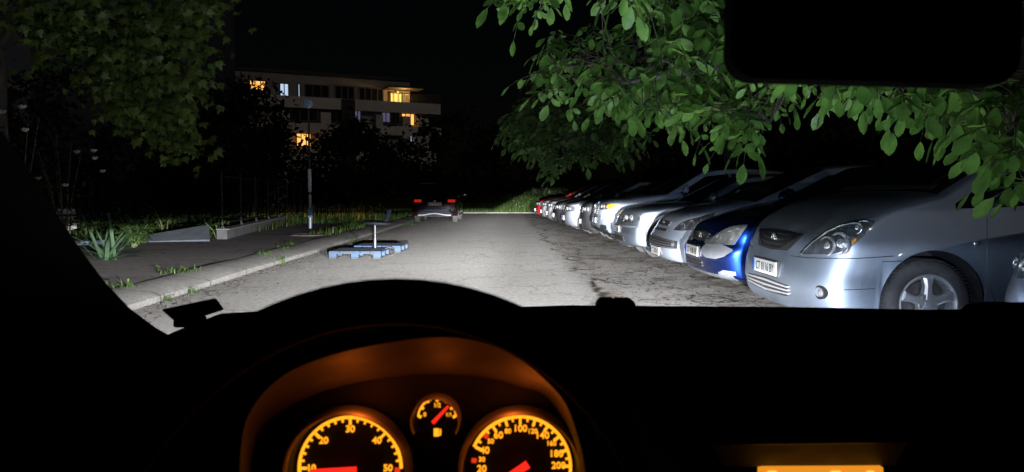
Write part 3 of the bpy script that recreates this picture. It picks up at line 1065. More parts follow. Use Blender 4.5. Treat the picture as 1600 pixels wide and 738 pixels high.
# ------------------------------------------------------------------ ground
def nodes_ground(name, base, kind):
    m, nt, p = newmat(name)
    N, Lk = nt.nodes, nt.links
    tc = N.new('ShaderNodeTexCoord')

    def noise(scale, detail=6, rough=.6, sx=1, sy=1, dist=0.0):
        mp = N.new('ShaderNodeMapping')
        mp.inputs['Scale'].default_value = (sx, sy, 1)
        n = N.new('ShaderNodeTexNoise')
        n.inputs['Scale'].default_value = scale
        n.inputs['Detail'].default_value = detail
        n.inputs['Roughness'].default_value = rough
        n.inputs['Distortion'].default_value = dist
        Lk.new(tc.outputs['Object'], mp.inputs['Vector'])
        Lk.new(mp.outputs[0], n.inputs['Vector'])
        return n.outputs['Fac']

    def ramp(f, a, b, ca=(0, 0, 0), cb=(1, 1, 1)):
        r = N.new('ShaderNodeValToRGB')
        r.color_ramp.elements[0].position, r.color_ramp.elements[1].position = a, b
        r.color_ramp.elements[0].color, r.color_ramp.elements[1].color = (*ca, 1), (*cb, 1)
        Lk.new(f, r.inputs['Fac'])
        return r.outputs['Color']

    def mix(f, a, b, mode='MIX'):
        x = N.new('ShaderNodeMix')
        x.data_type = 'RGBA'
        x.blend_type = mode
        if isinstance(f, float):
            x.inputs[0].default_value = f
        else:
            Lk.new(f, x.inputs[0])
        for v, k in ((a, 6), (b, 7)):
            if isinstance(v, tuple):
                x.inputs[k].default_value = (*v, 1)
            else:
                Lk.new(v, x.inputs[k])
        return x.outputs[2]

    def math_(op, a, b=0.0, c=None):
        x = N.new('ShaderNodeMath')
        x.operation = op
        for k, v in enumerate((a, b, c)):
            if v is None:
                continue
            if isinstance(v, (int, float)):
                x.inputs[k].default_value = v
            else:
                Lk.new(v, x.inputs[k])
        return x.outputs[0]

    d = lambda k: tuple(q * k for q in base)
    big = noise(.35, 5)
    mid = noise(2.2, 8, .65)
    fine = noise(60, 4, .7)
    grit = noise(220, 2, .6)
    colr = mix(ramp(big, .3, .7), d(.74), d(1.16))
    colr = mix(.5, colr, mix(ramp(mid, .3, .75), d(.68), d(1.3)))
    colr = mix(.6, colr, mix(ramp(fine, .38, .66), d(.35), d(1.65)))
    colr = mix(.35, colr, mix(ramp(grit, .45, .75), d(.6), d(2.0)))

    def cracks(scale, w, dist=.35, sy=1.0):
        mp = N.new('ShaderNodeMapping')
        mp.inputs['Scale'].default_value = (1, sy, 1)
        Lk.new(tc.outputs['Object'], mp.inputs['Vector'])
        nn = N.new('ShaderNodeTexNoise')
        nn.inputs['Scale'].default_value = scale * 2.3
        nn.inputs['Detail'].default_value = 5
        Lk.new(mp.outputs[0], nn.inputs['Vector'])
        vm = N.new('ShaderNodeVectorMath')
        vm.operation = 'MULTIPLY_ADD'
        vm.inputs[1].default_value = (dist / scale * 2,) * 3
        Lk.new(nn.outputs['Color'], vm.inputs[0])
        Lk.new(mp.outputs[0], vm.inputs[2])
        v = N.new('ShaderNodeTexVoronoi')
        v.feature = 'DISTANCE_TO_EDGE'
        v.inputs['Scale'].default_value = scale
        Lk.new(vm.outputs[0], v.inputs['Vector'])
        return ramp(v.outputs['Distance'], w * .4, w, (1, 1, 1), (0, 0, 0))

    grain = noise(20, 5, .75)
    colr = mix(.6, colr, mix(ramp(grain, .38, .64), d(.55), d(1.4)))
    height = math_('ADD', mix(.5, fine, grit), math_('MULTIPLY', grain, 1.4))
    if kind == 'road':
        sep = N.new('ShaderNodeSeparateXYZ')
        Lk.new(tc.outputs['Object'], sep.inputs[0])
        X = sep.outputs[0]
        wob = math_('MULTIPLY_ADD', noise(.8, 4, .5), 1.3, -.65)
        pk = math_('ADD', X, wob)
        inlot = ramp(math_('MULTIPLY_ADD', pk, .1, .5), .602, .610)
        # brown leaf dirt lying in the broken lot, streaked along the road's breaks
        dirt = ramp(noise(.95, 8, .62, 1.0, .75, .3), .49, .57)
        dirt2 = ramp(noise(6, 6, .7), .42, .6)
        dm = math_('MULTIPLY', math_('MULTIPLY', dirt, inlot), math_('MULTIPLY_ADD', dirt2, .7, .3))
        lotc = mix(.5, colr, mix(ramp(mid, .35, .7), (.34, .325, .31), (.52, .505, .49)))
        colr = mix(inlot, colr, lotc)
        dcol = mix(ramp(fine, .4, .65), (.06, .043, .030), (.24, .175, .12))
        colr = mix(dm, colr, dcol)
        cr = math_('MULTIPLY', cracks(.75, .022, .5), math_('MULTIPLY_ADD', inlot, .6, .3))
        cr2 = math_('MULTIPLY', cracks(2.2, .035, .5), math_('MULTIPLY', inlot, ramp(noise(.6, 3), .45, .6)))
        # the seam where the lot's old surface begins
        e = math_('ABSOLUTE', math_('SUBTRACT', pk, 1.06))
        seam = math_('MULTIPLY', ramp(e, .015, .07, (1, 1, 1), (0, 0, 0)), ramp(mid, .42, .55))
        cr = math_('MAXIMUM', math_('MAXIMUM', cr, cr2), seam)
        # fine cross streaks of the worn carriageway
        st = math_('MULTIPLY', ramp(noise(2.0, 7, .7, .45, 2.2, .4), .56, .68), .34)
        colr = mix(st, colr, d(.45))
        # grit and dead leaves in the gutter beside the kerb
        gut = ramp(math_('MULTIPLY_ADD', math_('ADD', X, math_('MULTIPLY_ADD', mid, 1.1, -.55)), .2, 1.0), .27, .40, (1, 1, 1), (0, 0, 0))
        gd = math_('MULTIPLY', gut, ramp(noise(9, 6, .7), .42, .62))
        colr = mix(gd, colr, mix(ramp(fine, .4, .65), (.035, .026, .02), (.14, .115, .09)))
        colr = mix(cr, colr, (.022, .018, .015))
        hh = math_('SUBTRACT', height, math_('MULTIPLY', cr, .8))
        hh = math_('ADD', hh, math_('MULTIPLY', math_('MULTIPLY', noise(4, 8, .7), inlot), .6))
        height = hh
    if kind == 'walk':
        cr = cracks(.5, .018, .6)
        colr = mix(cr, colr, (.012, .010, .009))
        st = ramp(noise(1.2, 7, .7, .8, 2.2, .5), .52, .64)
        colr = mix(math_('MULTIPLY', st, .6), colr, d(.35))
        height = math_('SUBTRACT', height, cr)
    if kind == 'kerb':
        st = ramp(noise(3, 8, .7), .5, .68)
        colr = mix(math_('MULTIPLY', st, .55), colr, d(.5))
        sp_ = N.new('ShaderNodeSeparateXYZ')
        Lk.new(tc.outputs['Object'], sp_.inputs[0])
        fr_ = math_('FRACT', math_('ADD', math_('MULTIPLY', sp_.outputs[1], .8), math_('MULTIPLY', mid, .02)))
        jt = ramp(fr_, .012, .022, (1, 1, 1), (0, 0, 0))
        colr = mix(jt, colr, d(.12))
        chip = ramp(noise(14, 6, .7), .62, .70)
        colr = mix(math_('MULTIPLY', chip, .7), colr, d(.45))
    Lk.new(colr, p.inputs['Base Color'])
    setc(p, 'Roughness', .9)
    setc(p, 'Specular IOR Level', .25)
    b = N.new('ShaderNodeBump')
    b.inputs['Strength'].default_value = .55
    b.inputs['Distance'].default_value = .012
    Lk.new(height, b.inputs['Height'])
    Lk.new(b.outputs[0], p.inputs['Normal'])
    return m


def sheet(name, x0, x1, y0, y1, z, m, nx=1, ny=1, amp=0.0):
    mb = MB()
    vs, fs = [], []
    for i in range(nx + 1):
        for j in range(ny + 1):
            x, y = x0 + (x1 - x0) * i / nx, y0 + (y1 - y0) * j / ny
            vs.append((x, y, z + (rnd.uniform(-amp, amp) if amp else 0)))
    for i in range(nx):
        for j in range(ny):
            a = i * (ny + 1) + j
            fs.append((a, a + ny + 1, a + ny + 2, a + 1))
    mb.add(vs, fs)
    o = mb.build(name, m, None)
    tag(o, kind='structure')
    return o


SOIL = mat('dark_soil', (.035, .030, .022), .95, var=.4, scale=3, bump=.6, bscale=12)
sheet('ground', -250, 250, -60, 420, -.02, SOIL)
ROAD = nodes_ground('worn_asphalt', (.352, .346, .338), 'road')
sheet('road', -3.6, 9.0, -8, 40.5, 0.0, ROAD)
WALK = nodes_ground('old_pavement_asphalt', (.125, .113, .115), 'walk')
sheet('pavement', -9.5, -3.98, -8, 24.0, .115, WALK)
KERBM = nodes_ground('kerb_concrete', (.175, .172, .165), 'kerb')
kb = MB()
prof = [(-3.50, -.02), (-3.505, .055), (-3.56, .085), (-3.98, .13), (-4.0, .125), (-4.0, -.02)]
n = 150
vs, K = [], len(prof)
for j in range(n + 1):
    yy = -8 + 46 * (j / n)
    sx, sz = .018 * math.sin(yy * 1.3) * math.sin(yy * .37), .006 * math.sin(yy * 2.1)
    for k, (px, pz) in enumerate(prof):
        w = rnd.uniform(-.006, .006) if 0 < k < 4 else 0
        vs.append((px + sx + w, yy, pz + (sz if 0 < k < 5 else 0) + w * .6))
kb.add(vs, [(j * K + k, j * K + k + 1, (j + 1) * K + k + 1, (j + 1) * K + k) for j in range(n) for k in range(K - 1)])
tag(kb.build('kerb', KERBM, None, True, 30, recalc=True), kind='structure')
# pale edge strip closing the lot at its far end
ek = MB()
ek.box((2.5, 40.6, .0), (12, .30, .10))
tag(ek.build('far_kerb', mat('far_kerb_concrete', (.12, .115, .10), .9, var=.3, scale=3), None, False, bev=.02), kind='structure')

# manhole cover in the pavement
mh = thing('manhole_cover', 'rusty round iron manhole cover set in the pavement near the sign pole', 'manhole', ground(480, 367.5, .12))
RUST = mat('rusty_iron', (.085, .045, .032), .8, .3, 0, .4, 8, .5, 30)
MB().lathe([(.34, -.01), (.34, .012), (.31, .014), (.305, .006), (.24, .006), (.235, .012), (.0005, .012)], None, 36).build('cover', RUST, mh)
MB().lathe([(.345, -.01), (.345, .016), (.40, .014), (.405, -.01)], None, 36).build('frame', mat('manhole_frame', (.06, .055, .05), .8, var=.3), mh)

# ------------------------------------------------------------------ grass and weeds
def blade(mb, p, h, lean, az, w):
    c, s = math.cos(az), math.sin(az)
    sx, sy = -s, c
    q = []
    for t, ww in ((0, 1), (.5, .75), (1, .05)):
        o = lean * t * t
        q.append((Vector((p[0] + c * o, p[1] + s * o, p[2] + h * t * (1 - .25 * lean * t))), w * ww))
    vs = []
    for v, ww in q:
        vs += [v + Vector((sx, sy, 0)) * ww, v - Vector((sx, sy, 0)) * ww]
    mb.add(vs, [(0, 1, 3, 2), (2, 3, 5, 4)])


GRASS = leafmat('grass_blades', (.032, .064, .016), .4, .3, .5, 3)
WEED = leafmat('weed_leaves', (.035, .075, .016), .35, .3, .45, 20)


def tuft(name, label, cat, p, r, n, h, group=None, m=None):
    mb = MB()
    for _ in range(n):
        a, d = rnd.uniform(0, 2 * PI), r * math.sqrt(rnd.random())
        blade(mb, (d * math.cos(a), d * math.sin(a), -.01), h * rnd.uniform(.5, 1.1), h * rnd.uniform(.2, .9), rnd.uniform(0, 2 * PI), .005 + .004 * rnd.random())
    for _ in range(n // 3):
        a, d = rnd.uniform(0, 2 * PI), r * math.sqrt(rnd.random())
        leaflet(mb, Vector((d * math.cos(a), d * math.sin(a), h * rnd.uniform(.1, .7))), Vector((rnd.uniform(-1, 1), rnd.uniform(-1, 1), rnd.uniform(-.1, .8))).normalized(), Vector((rnd.uniform(-.3, .3), rnd.uniform(-.3, .3), 1)), h * rnd.uniform(.3, .6), .5)
    o = mb.build(name, m or WEED, None, True, 0, loc=p)
    tag(o, label, cat, group)
    return o


def leaflet(mb, p, d, up, L, wr=.45, fold=.12, sag=.18):
    """one pointed oval leaf of length L from p along d"""
    s = d.cross(up)
    if s.length < 1e-5:
        s = d.cross(Vector((1, 0, 0)))
    s.normalize()
    n = s.cross(d).normalized()
    W = L * wr
    st = ((0, 0), (.25, .32), (.56, .5), (.84, .34), (1, 0))
    vs, fs = [], []
    for u, w in st:
        c = p + d * (L * u) - n * (L * sag * u * u)
        vs.append(c - n * (fold * W * (1 if w else 0)))
        vs.append(c + s * W * w)
        vs.append(c - s * W * w)
    for i in range(4):
        a, b = i * 3, i * 3 + 3
        if i == 0:
            fs += [(a, b + 1, b), (a, b, b + 2)]
        elif i == 3:
            fs += [(a, a + 1, b), (a + 2, a, b)]
        else:
            fs += [(a, a + 1, b + 1, b), (a + 2, a, b, b + 2)]
    mb.add(vs, fs)


# weeds along the kerb
wd = [((432, 412), .12, 26, .16, 'small grassy weed tuft at the kerb foot'),
      ((455, 384), .10, 20, .12, 'low weed on the kerb before the pallets'),
      ((278, 428), .26, 50, .11, 'leafy weed patch growing behind the kerb'),
      ((188, 452), .2, 34, .11, 'grassy weed patch at the kerb near the car pillar'),
      ((300, 458), .07, 14, .10, 'tiny weed sprouting from the gutter'),
      ((262, 470), .08, 12, .09, 'small weed in the gutter close to the bonnet'),
      ((545, 378), .25, 36, .14, 'weed clump in the gutter behind the near pallet'),
      ((640, 352), .35, 40, .16, 'weed clump by the kerb just before the red car'),
      ((412, 399), .13, 30, .09, 'short weeds along the inner pavement edge, left of the pallets'),
      ((444, 391), .12, 26, .09, 'short weeds along the inner pavement edge, just before the manhole')]
for (px, py), r, n, h, lab in wd:
    g = ground(px, py, .10 if 'inner' in lab or lab.split()[-1] not in ('foot', 'gutter', 'bonnet', 'pallet', 'car') else .0)
    tuft('weed', lab, 'weed', g, r, n, h, 'weeds along the kerb')

# grass banks
def grassfield(name, x0, x1, y0, y1, z, n, h, m, zslope=0.0):
    mb = MB()
    for _ in range(n):
        x, y = rnd.uniform(x0, x1), rnd.uniform(y0, y1)
        f = .55 + .45 * math.sin(x * 1.7 + 2 * math.sin(y * .8)) * math.sin(y * 1.1)
        blade(mb, (x, y, z + zslope * (y - y0)), h * rnd.uniform(.5, 1.15) * (.7 + .5 * f), h * rnd.uniform(.1, .7), rnd.uniform(0, 2 * PI), .012 + .012 * rnd.random())
    o = mb.build(name, m, None, True, 0)
    tag(o, kind='stuff')
    return o


def bank(name, x0, x1, y0, y1, h):
    mb = MB()
    vs, fs = [], []
    nx, ny = 24, 8
    for i in range(nx + 1):
        for j in range(ny + 1):
            u = j / ny
            vs.append((x0 + (x1 - x0) * i / nx, y0 + (y1 - y0) * u, -.03 + h * (u * u * (3 - 2 * u)) + (rnd.uniform(-.05, .05) if 0 < j else 0)))
    for i in range(nx):
        for j in range(ny):
            a = i * (ny + 1) + j
            fs.append((a, a + ny + 1, a + ny + 2, a + 1))
    mb.add(vs, fs)
    tag(mb.build(name, SOIL, None, True, 0), kind='structure')


bank('earth_bank', -12, 9, 40.9, 47, .8)
grassfield('grass', -2.2, 3.6, 41.0, 45, -.02, 5200, .55, GRASS, .16)
grassfield('grass', -9, -2.2, 41.2, 45, -.02, 2200, .35, GRASS, .16)
grassfield('grass', -8.9, -4.1, 24.0, 29.5, .0, 5200, .36, GRASS)
sheet('verge', -9.5, -3.98, 24.0, 40.5, .10, SOIL)
grassfield('grass', -4.6, -4.0, 17, 36, .12, 700, .14, GRASS)
grassfield('grass', -9.5, -6.3, 15.8, 24, .10, 1200, .20, GRASS)
# yellow flowers in the verge
fl = MB()
for _ in range(130):
    x, y, z = rnd.uniform(-8.6, -4.4), rnd.uniform(24.2, 28.5), .10
    h = rnd.uniform(.30, .60)
    fl.tube([(x, y, z), (x + .03, y, z + h)], .003, 4)
    fl.ball((x + .03, y, z + h), .024, 6, 4, (1, 1, .6))
tag(fl.build('wild_flowers', mat('yellow_petals', (.32, .24, .03), .6, var=.3), None), kind='stuff')
fl = MB()
for _ in range(50):
    x, y = rnd.uniform(-1.5, 3.0), rnd.uniform(41.2, 43)
    fl.ball((x, y, .25 + (y - 41) * .16 + rnd.uniform(0, .35)), .025, 6, 4, (1, 1, .6))
tag(fl.build('wild_flowers', mat('white_petals', (.3, .3, .27), .6, var=.3), None), kind='stuff')
# leaf litter and grit on the broken lot and in the gutter
lt = MB()
for _ in range(2600):
    y = 4.5 + 20 * rnd.random() ** 1.6
    if rnd.random() < .75:
        x = 1.2 + rnd.random() * 1.6
    else:
        x = -3.47 + abs(rnd.gauss(0, .25))
    c_ = Vector((x, y, .004))
    a = rnd.uniform(0, 2 * PI)
    L = rnd.uniform(.012, .045)
    d_ = Vector((math.cos(a), math.sin(a), rnd.uniform(0, .5))).normalized()
    leaflet(lt, c_, d_, Vector((rnd.uniform(-.4, .4), rnd.uniform(-.4, .4), 1)), L, .6)
tag(lt.build('leaf_litter', mat('dead_leaves', (.035, .024, .015), .85, var=.5, scale=4), None, True, 0), kind='stuff')
lt = MB()
for _ in range(700):
    y = 4.5 + 16 * rnd.random() ** 1.5
    x = rnd.uniform(.9, 2.6) if rnd.random() < .6 else -3.47 + abs(rnd.gauss(0, .35))
    r = rnd.uniform(.004, .014)
    lt.ball((x, y, r * .5), r, 5, 3, (1, rnd.uniform(.6, 1), .7))
tag(lt.build('gravel', mat('loose_grit', (.045, .041, .036), .9, var=.4, scale=5), None, False), kind='stuff')

# ------------------------------------------------------------------ pallets and chair
PALB = mat('blue_pallet_paint', (.006, .026, .062), .75, var=.3, scale=9, bump=.4, bscale=30)
PALW = mat('pallet_wood', (.03, .029, .026), .85, var=.3, scale=14, bump=.4, bscale=40)


def pallet(loc, rz, label):
    t = thing('wooden_pallet', label, 'pallet', loc, rz, 'blue pallets on the road')
    W, D, H = .88, .80, .125
    for k in range(5):
        x = -W / 2 + .085 + k * (W - .17) / 4
        w = rnd.uniform(.150, .175)
        mb = MB()
        mb.box((x, rnd.uniform(-.008, .008), H - .011), (w, D, .022), Matrix.Rotation(rnd.uniform(-.012, .012), 3, 'Z'))
        mb.build('deck_board', PALB, t, False, bev=.003)
    for yy in (-D / 2 + .05, 0, D / 2 - .05):
        mb = MB()
        mb.box((0, yy, H - .034), (W, .10, .022))
        mb.build('cross_board', PALW, t, False, bev=.003)
        for xx in (-W / 2 + .065, 0, W / 2 - .065):
            mb = MB()
            mb.box((xx, yy, .056), (.13, .10, .066))
            mb.build('block', PALB, t, False, bev=.004)
    for xx in (-W / 2 + .065, 0, W / 2 - .065):
        mb = MB()
        mb.box((xx, 0, .012), (.12, D, .020))
        mb.build('bottom_board', PALW, t, False, bev=.003)
    return t


pallet(Vector((-2.50, 12.75, 0)), math.radians(-2), 'blue wooden pallet nearer to us, with a steel post rising behind it')
pallet(Vector((-2.34, 14.05, 0)), math.radians(-3), 'blue wooden pallet farther along the road, partly behind another pallet')
ch = thing('swivel_chair', 'dark swivel chair seat on a bare steel post among the blue pallets', 'chair', (-2.33, 13.28, 0))
DKBL = mat('dark_blue_seat', (.035, .04, .065), .6, var=.3, scale=12)
STEEL = mat('steel_post', (.07, .073, .08), .45, .85, var=.15, scale=20)
MB().lathe([(.22, 0), (.22, .02), (.05, .04), (.032, .045), (.032, .30), (.026, .305), (.026, .53), (.06, .54)], None, 20).build('post', STEEL, ch)
mb = MB()
mb.lathe([(.0005, .53), (.20, .535), (.25, .555), (.255, .58), (.22, .605), (.0005, .60)], Matrix.Rotation(math.radians(3), 4, 'Y') @ Matrix.Diagonal((1, .9, 1, 1)), 28)
mb.build('seat', DKBL, ch)
mb = MB()
vs, fs = [], []
for i in range(9):
    for j in range(7):
        u, w = i / 8, j / 6
        yy = (w - .5) * .36 * (1 - .25 * abs(u - .5))
        xx = .215 + .06 * u + .02 * math.cos((w - .5) * 3)
        vs.append((xx, yy, .585 + .23 * u))
for i in range(8):
    for j in range(6):
        a = i * 7 + j
        fs.append((a, a + 1, a + 8, a + 7))
mb.add(vs, fs)
o = mb.build('backrest', DKBL, ch)
sd = o.modifiers.new('thickness', 'SOLIDIFY')
sd.thickness = .04
# wire hoop lying against the pallet
hp = MB()
c0 = Vector((-2.02, 12.9, 0))
hp.tube([c0 + Vector((.10 * math.cos(t), .03 * math.sin(t), .075 + .072 * math.sin(t))) for t in [2 * PI * k / 24 for k in range(25)]], .006, 6, False)
tag(off(hp, c0).build('wire_hoop', DARKPL, None, loc=c0), 'bent dark wire hoop leaning on the corner of the nearer pallet', 'wire')

# ------------------------------------------------------------------ sign pole
pb = ground(485, 357.5, .11)
sg = thing('sign_pole', 'tall thin pole with a pale blue round sign, pale lower section and a small box', 'sign', pb)
GAL = mat('galvanised', (.30, .31, .33), .5, .6, var=.25, scale=8)
DKP = mat('pole_dark', (.05, .05, .055), .6, .3, var=.3)
MB().tube([(0, 0, 0), (0, 0, .95)], .045, 14).build('lower_tube', mat('grey_blue_tube', (.22, .26, .34), .5, .3, var=.3), sg)
MB().box((.02, -.05, .45), (.13, .10, .26)).build('junction_box', mat('bluish_box', (.10, .16, .26), .6, var=.25, scale=12), sg, False, bev=.01)
MB().tube([(0, 0, .95), (0, 0, 3.6)], .030, 12).build('upper_tube', DKP, sg)
MB().tube([(0, 0, 1.02), (0, 0, 1.66)], .050, 14).build('white_sleeve', mat('white_sleeve', (.55, .58, .66), .5, var=.3, scale=7), sg)
MB().lathe([(.0005, .0), (.125, .0), (.128, .004), (.128, .014), (.12, .018), (.0005, .018)], Matrix.Translation((.0, -.035, 3.46)) @ Matrix.Rotation(PI / 2, 4, 'X'), 32).build('sign_disc', mat('pale_blue_sign', (.35, .50, .75), .45, .2, var=.15, scale=8), sg)

# ------------------------------------------------------------------ low wall, fence, ramp
CONC = mat('grey_concrete', (.07, .07, .075), .9, var=.3, scale=5, bump=.4, bscale=30)
A, B = Vector((-6.05, 15.8, .1)), Vector((-8.25, 30.0, .1))
dv = (B - A)
ln = dv.length
ang = math.atan2(dv.y, dv.x)
Rz = Matrix.Rotation(ang, 3, 'Z')
t = thing('low_wall', 'low grey concrete kerb wall under the black iron fence', 'wall', A, ang)
MB().box((ln / 2, 0, .08), (ln, .22, .26)).build('wall', CONC, t, False, bev=.015)
MB().box((ln / 2, -.02, .225), (ln, .28, .03)).build('coping', mat('pale_coping', (.13, .135, .145), .85, var=.2, scale=6), t, False, bev=.008)
IRON = mat('black_iron', (.006, .006, .007), .6, .2, var=.2)
t = thing('iron_fence', 'black iron fence of thin uprights standing on the low wall', 'fence', A + Vector((0, 0, .24)), ang)
for k in range(8):
    x = .1 + k * (ln - .2) / 7
    mb = MB()
    mb.box((x, 0, .62), (.035, .035, 1.24))
    mb.build('post', IRON, t, False, bev=.004)
    MB().ball((x, -.02, .02), .03, 10, 6).build('post_foot', STEEL, t)
for z in (.12, 1.12):
    MB().box((ln / 2, 0, z), (ln - .2, .03, .035)).build('rail', IRON, t, False)
# concrete ramp
rp = thing('concrete_ramp', 'pale bluish concrete ramp slab sloping up to the fence end', 'ramp', (-7.0, 15.2, .1))
RAMP = mat('pale_concrete', (.075, .09, .115), .85, var=.18, scale=5, bump=.3, bscale=30)
def loc_(px, py, D):
    return at(px, py, D) - Vector((-7.0, 15.2, .1))
q0, q1, q2 = Vector((-1.05, -.55, 0)), Vector((.95, -.05, 0)), Vector((.55, .95, 0))
q3 = Vector((-1.1, .9, 0))
mb = MB()
mb.hexa([q0, q1, q2, q3], [q0 + Vector((0, 0, .02)), q1 + Vector((0, 0, .05)), q2 + Vector((0, 0, .32)), q3 + Vector((0, 0, .06))])
mb.build('slab', RAMP, rp, False, bev=.01)
mb = MB()
mb.box((-1.6, -.95, .03), (1.6, .45, .12))
mb.build('step', mat('blue_grey_step', (.10, .12, .17), .8, var=.2, scale=6), rp, False, bev=.012)

# bench behind the plants
bn = thing('garden_bench', 'pale slatted bench back showing between plants near the iris clump', 'bench', (-7.75, 12.1, .1), math.radians(8))
BW = mat('pale_bench_paint', (.42, .42, .42), .7, var=.25, scale=7)
for k, z in enumerate((.70, .58, .46)):
    for s_ in (-1, 1):
        MB().box((s_ * .36, .02 * k, z), (.66, .025, .085)).build('back_slat', BW, bn, False, bev=.005)
for k in range(3):
    MB().box((0, -.12 - .12 * k, .42), (1.4, .09, .025)).build('seat_slat', BW, bn, False, bev=.005)
for s_ in (-1, 1):
    MB().tube([(s_ * .55, -.36, 0), (s_ * .55, -.36, .40), (s_ * .55, -.02, .42), (s_ * .55, .06, .76)], .02, 8).build('frame', DARKPL, bn)
    MB().tube([(s_ * .55, .12, 0), (s_ * .55, -.02, .42)], .02, 8).build('leg', DARKPL, bn)

# ------------------------------------------------------------------ plants by the pavement
IRIS = leafmat('iris_leaf', (.035, .07, .04), .2, .15, .5, 6)
ip = ground(166, 408, .1)
mb = MB()
for k in range(34):
    az = rnd.uniform(0, 2 * PI)
    el = rnd.uniform(.25, 1.35)
    L = rnd.uniform(.55, .95)
    w = rnd.uniform(.026, .040)
    d0 = Vector((math.cos(az) * math.cos(el), math.sin(az) * math.cos(el), math.sin(el)))
    side = d0.cross(Vector((0, 0, 1))).normalized()
    p0 = Vector((rnd.uniform(-.1, .1), rnd.uniform(-.1, .1), 0))
    vs, fs = [], []
    for i in range(9):
        u = i / 8
        c_ = p0 + d0 * (L * u) - Vector((0, 0, 1)) * (.42 * L * u * u * math.cos(el))
        ww = w * (1 - u ** 3) * (.7 + .6 * u * (1 - u))
        vs += [c_ + side * ww, c_ + side.cross(d0) * (-ww * .25), c_ - side * ww]
    for i in range(8):
        a = i * 3
        fs += [(a, a + 1, a + 4, a + 3), (a + 1, a + 2, a + 5, a + 4)]
    mb.add(vs, fs)
tag(mb.build('iris_plant', IRIS, None, True, 0, loc=ip), 'clump of long sword-shaped grey green leaves at the pavement edge', 'plant')


def bush(name, label, cat, p, rx, ry, h, n, leaf, m, stemm=None, group=None, wr=.5, stems=7):
    t = thing(name, label, cat, p, 0, group)
    mb, sm = MB(), MB()
    tips = []
    for k in range(stems):
        a = rnd.uniform(0, 2 * PI)
        r = math.sqrt(rnd.random())
        tip = Vector((rx * r * math.cos(a), ry * r * math.sin(a), h * rnd.uniform(.6, 1)))
        mid = Vector((tip.x * .4, tip.y * .4, tip.z * .55))
        sm.tube([(tip.x * .1, tip.y * .1, -.03), mid, tip], [.012, .008, .003], 5)
        tips.append((mid, tip))
    for k in range(n):
        mid, tip = rnd.choice(tips)
        u = rnd.uniform(-.5, 1)
        c_ = (mid.lerp(tip, u) if u > 0 else mid * (1 + u)) + Vector((rnd.gauss(0, rx * .22), rnd.gauss(0, ry * .22), rnd.gauss(0, h * .08)))
        c_.z = max(.02, c_.z)
        d_ = (Vector((c_.x, c_.y, 0)).normalized() * .8 + Vector((rnd.uniform(-1, 1), rnd.uniform(-1, 1), rnd.uniform(-.7, .7)))).normalized()
        leaflet(mb, c_, d_, Vector((rnd.uniform(-.5, .5), rnd.uniform(-.5, .5), 1)), leaf * rnd.uniform(.6, 1.25), wr)
    sm.build('stems', stemm or BARK, t)
    mb.build('foliage', m, t, True, 0)
    return t


BARK = mat('bark', (.055, .045, .036), .9, var=.4, scale=12, bump=.7, bscale=25)
STEMG = mat('green_stem', (.10, .13, .05), .7, var=.3)
LF1 = leafmat('bush_leaf', (.03, .062, .018), .4, .25, .6, spec=.08)
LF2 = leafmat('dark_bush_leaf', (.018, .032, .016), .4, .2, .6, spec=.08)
LFY = leafmat('yellow_green_leaf', (.05, .075, .02), .3, .3, .6, spec=.08)
bush('leafy_bush', 'bright green leafy bush beside the sword-leaved clump', 'bush', ground(210, 388, .1), .42, .4, .62, 420, .12, LF1, STEMG, 'bushes behind the pavement', .4)
bush('leafy_bush', 'low grassy bush behind the pale concrete ramp', 'bush', Vector((-9.3, 16.6, .1)), .9, .5, .8, 420, .16, LF1, STEMG, 'bushes behind the pavement', .22)
bush('leafy_bush', 'thin yellow-leaved shrub behind the ramp', 'bush', Vector((-7.9, 17.2, .1)), .45, .4, .75, 120, .13, LFY, STEMG, 'bushes behind the pavement', .45, 6)
bush('leafy_bush', 'small ragged bush at the fence end', 'bush', Vector((-6.25, 16.1, .12)), .3, .3, .40, 150, .08, LF1, STEMG, 'bushes behind the pavement', .5)
for k, (x, y, lab) in enumerate([(-9.2, 19.5, 'dim pale-leaved bush behind the first fence bays'), (-10.2, 23.0, 'dim bush behind the middle of the fence'), (-11.0, 27.5, 'dim bush behind the far fence bays')]):
    bush('leafy_bush', lab, 'bush', Vector((x, y, 0)), 1.3, 1.0, 1.3, 500, .16, LF2, None, 'bushes behind the pavement', .5, 9)

# rose bushes with pale flowers at the garden's edge
PETAL = mat('pale_rose_petal', (.30, .27, .25), .7, var=.2, scale=30)


def rose(label, p, h, n, flowers, r):
    t = bush('rose_bush', label, 'bush', p, r, r * .8, h, n, .075, LF2, mat('pale_stem', (.05, .045, .035), .8, var=.3), 'rose bushes in the garden', .6, 6)
    for f in flowers:
        fb = MB()
        f = Vector(f)
        for k in range(14):
            a = 2.4 * k
            rr = .012 + .0036 * k
            d_ = Vector((math.cos(a) * rr * 10, math.sin(a) * rr * 10, .75 - rr * 8)).normalized()
            leaflet(fb, f, d_, Vector((0, 0, 1)), .035 + .0025 * k, 1.0, .2, -.3)
        fb.build('flower', PETAL, t, True, 0)


p = at(100, 330, 11.2)
p.z = .05
z_ = lambda px, py, D, p: at(px, py, D) - p
rose('rose bush with several pale blooms above the bench', p, 1.95, 330, [z_(146, 238, 11.2, p), z_(148, 250, 11.1, p), z_(102, 292, 11.0, p), z_(60, 281, 11.3, p), z_(160, 270, 11.4, p), z_(120, 240, 11.4, p)], .55)
p = at(30, 330, 9.6)
p.z = .05
rose('taller sparse rose bush with two pale blooms by the window pillar', p, 2.6, 60, [z_(35, 170, 9.6, p), z_(39, 206, 9.6, p), z_(3, 178, 9.7, p)], .3)

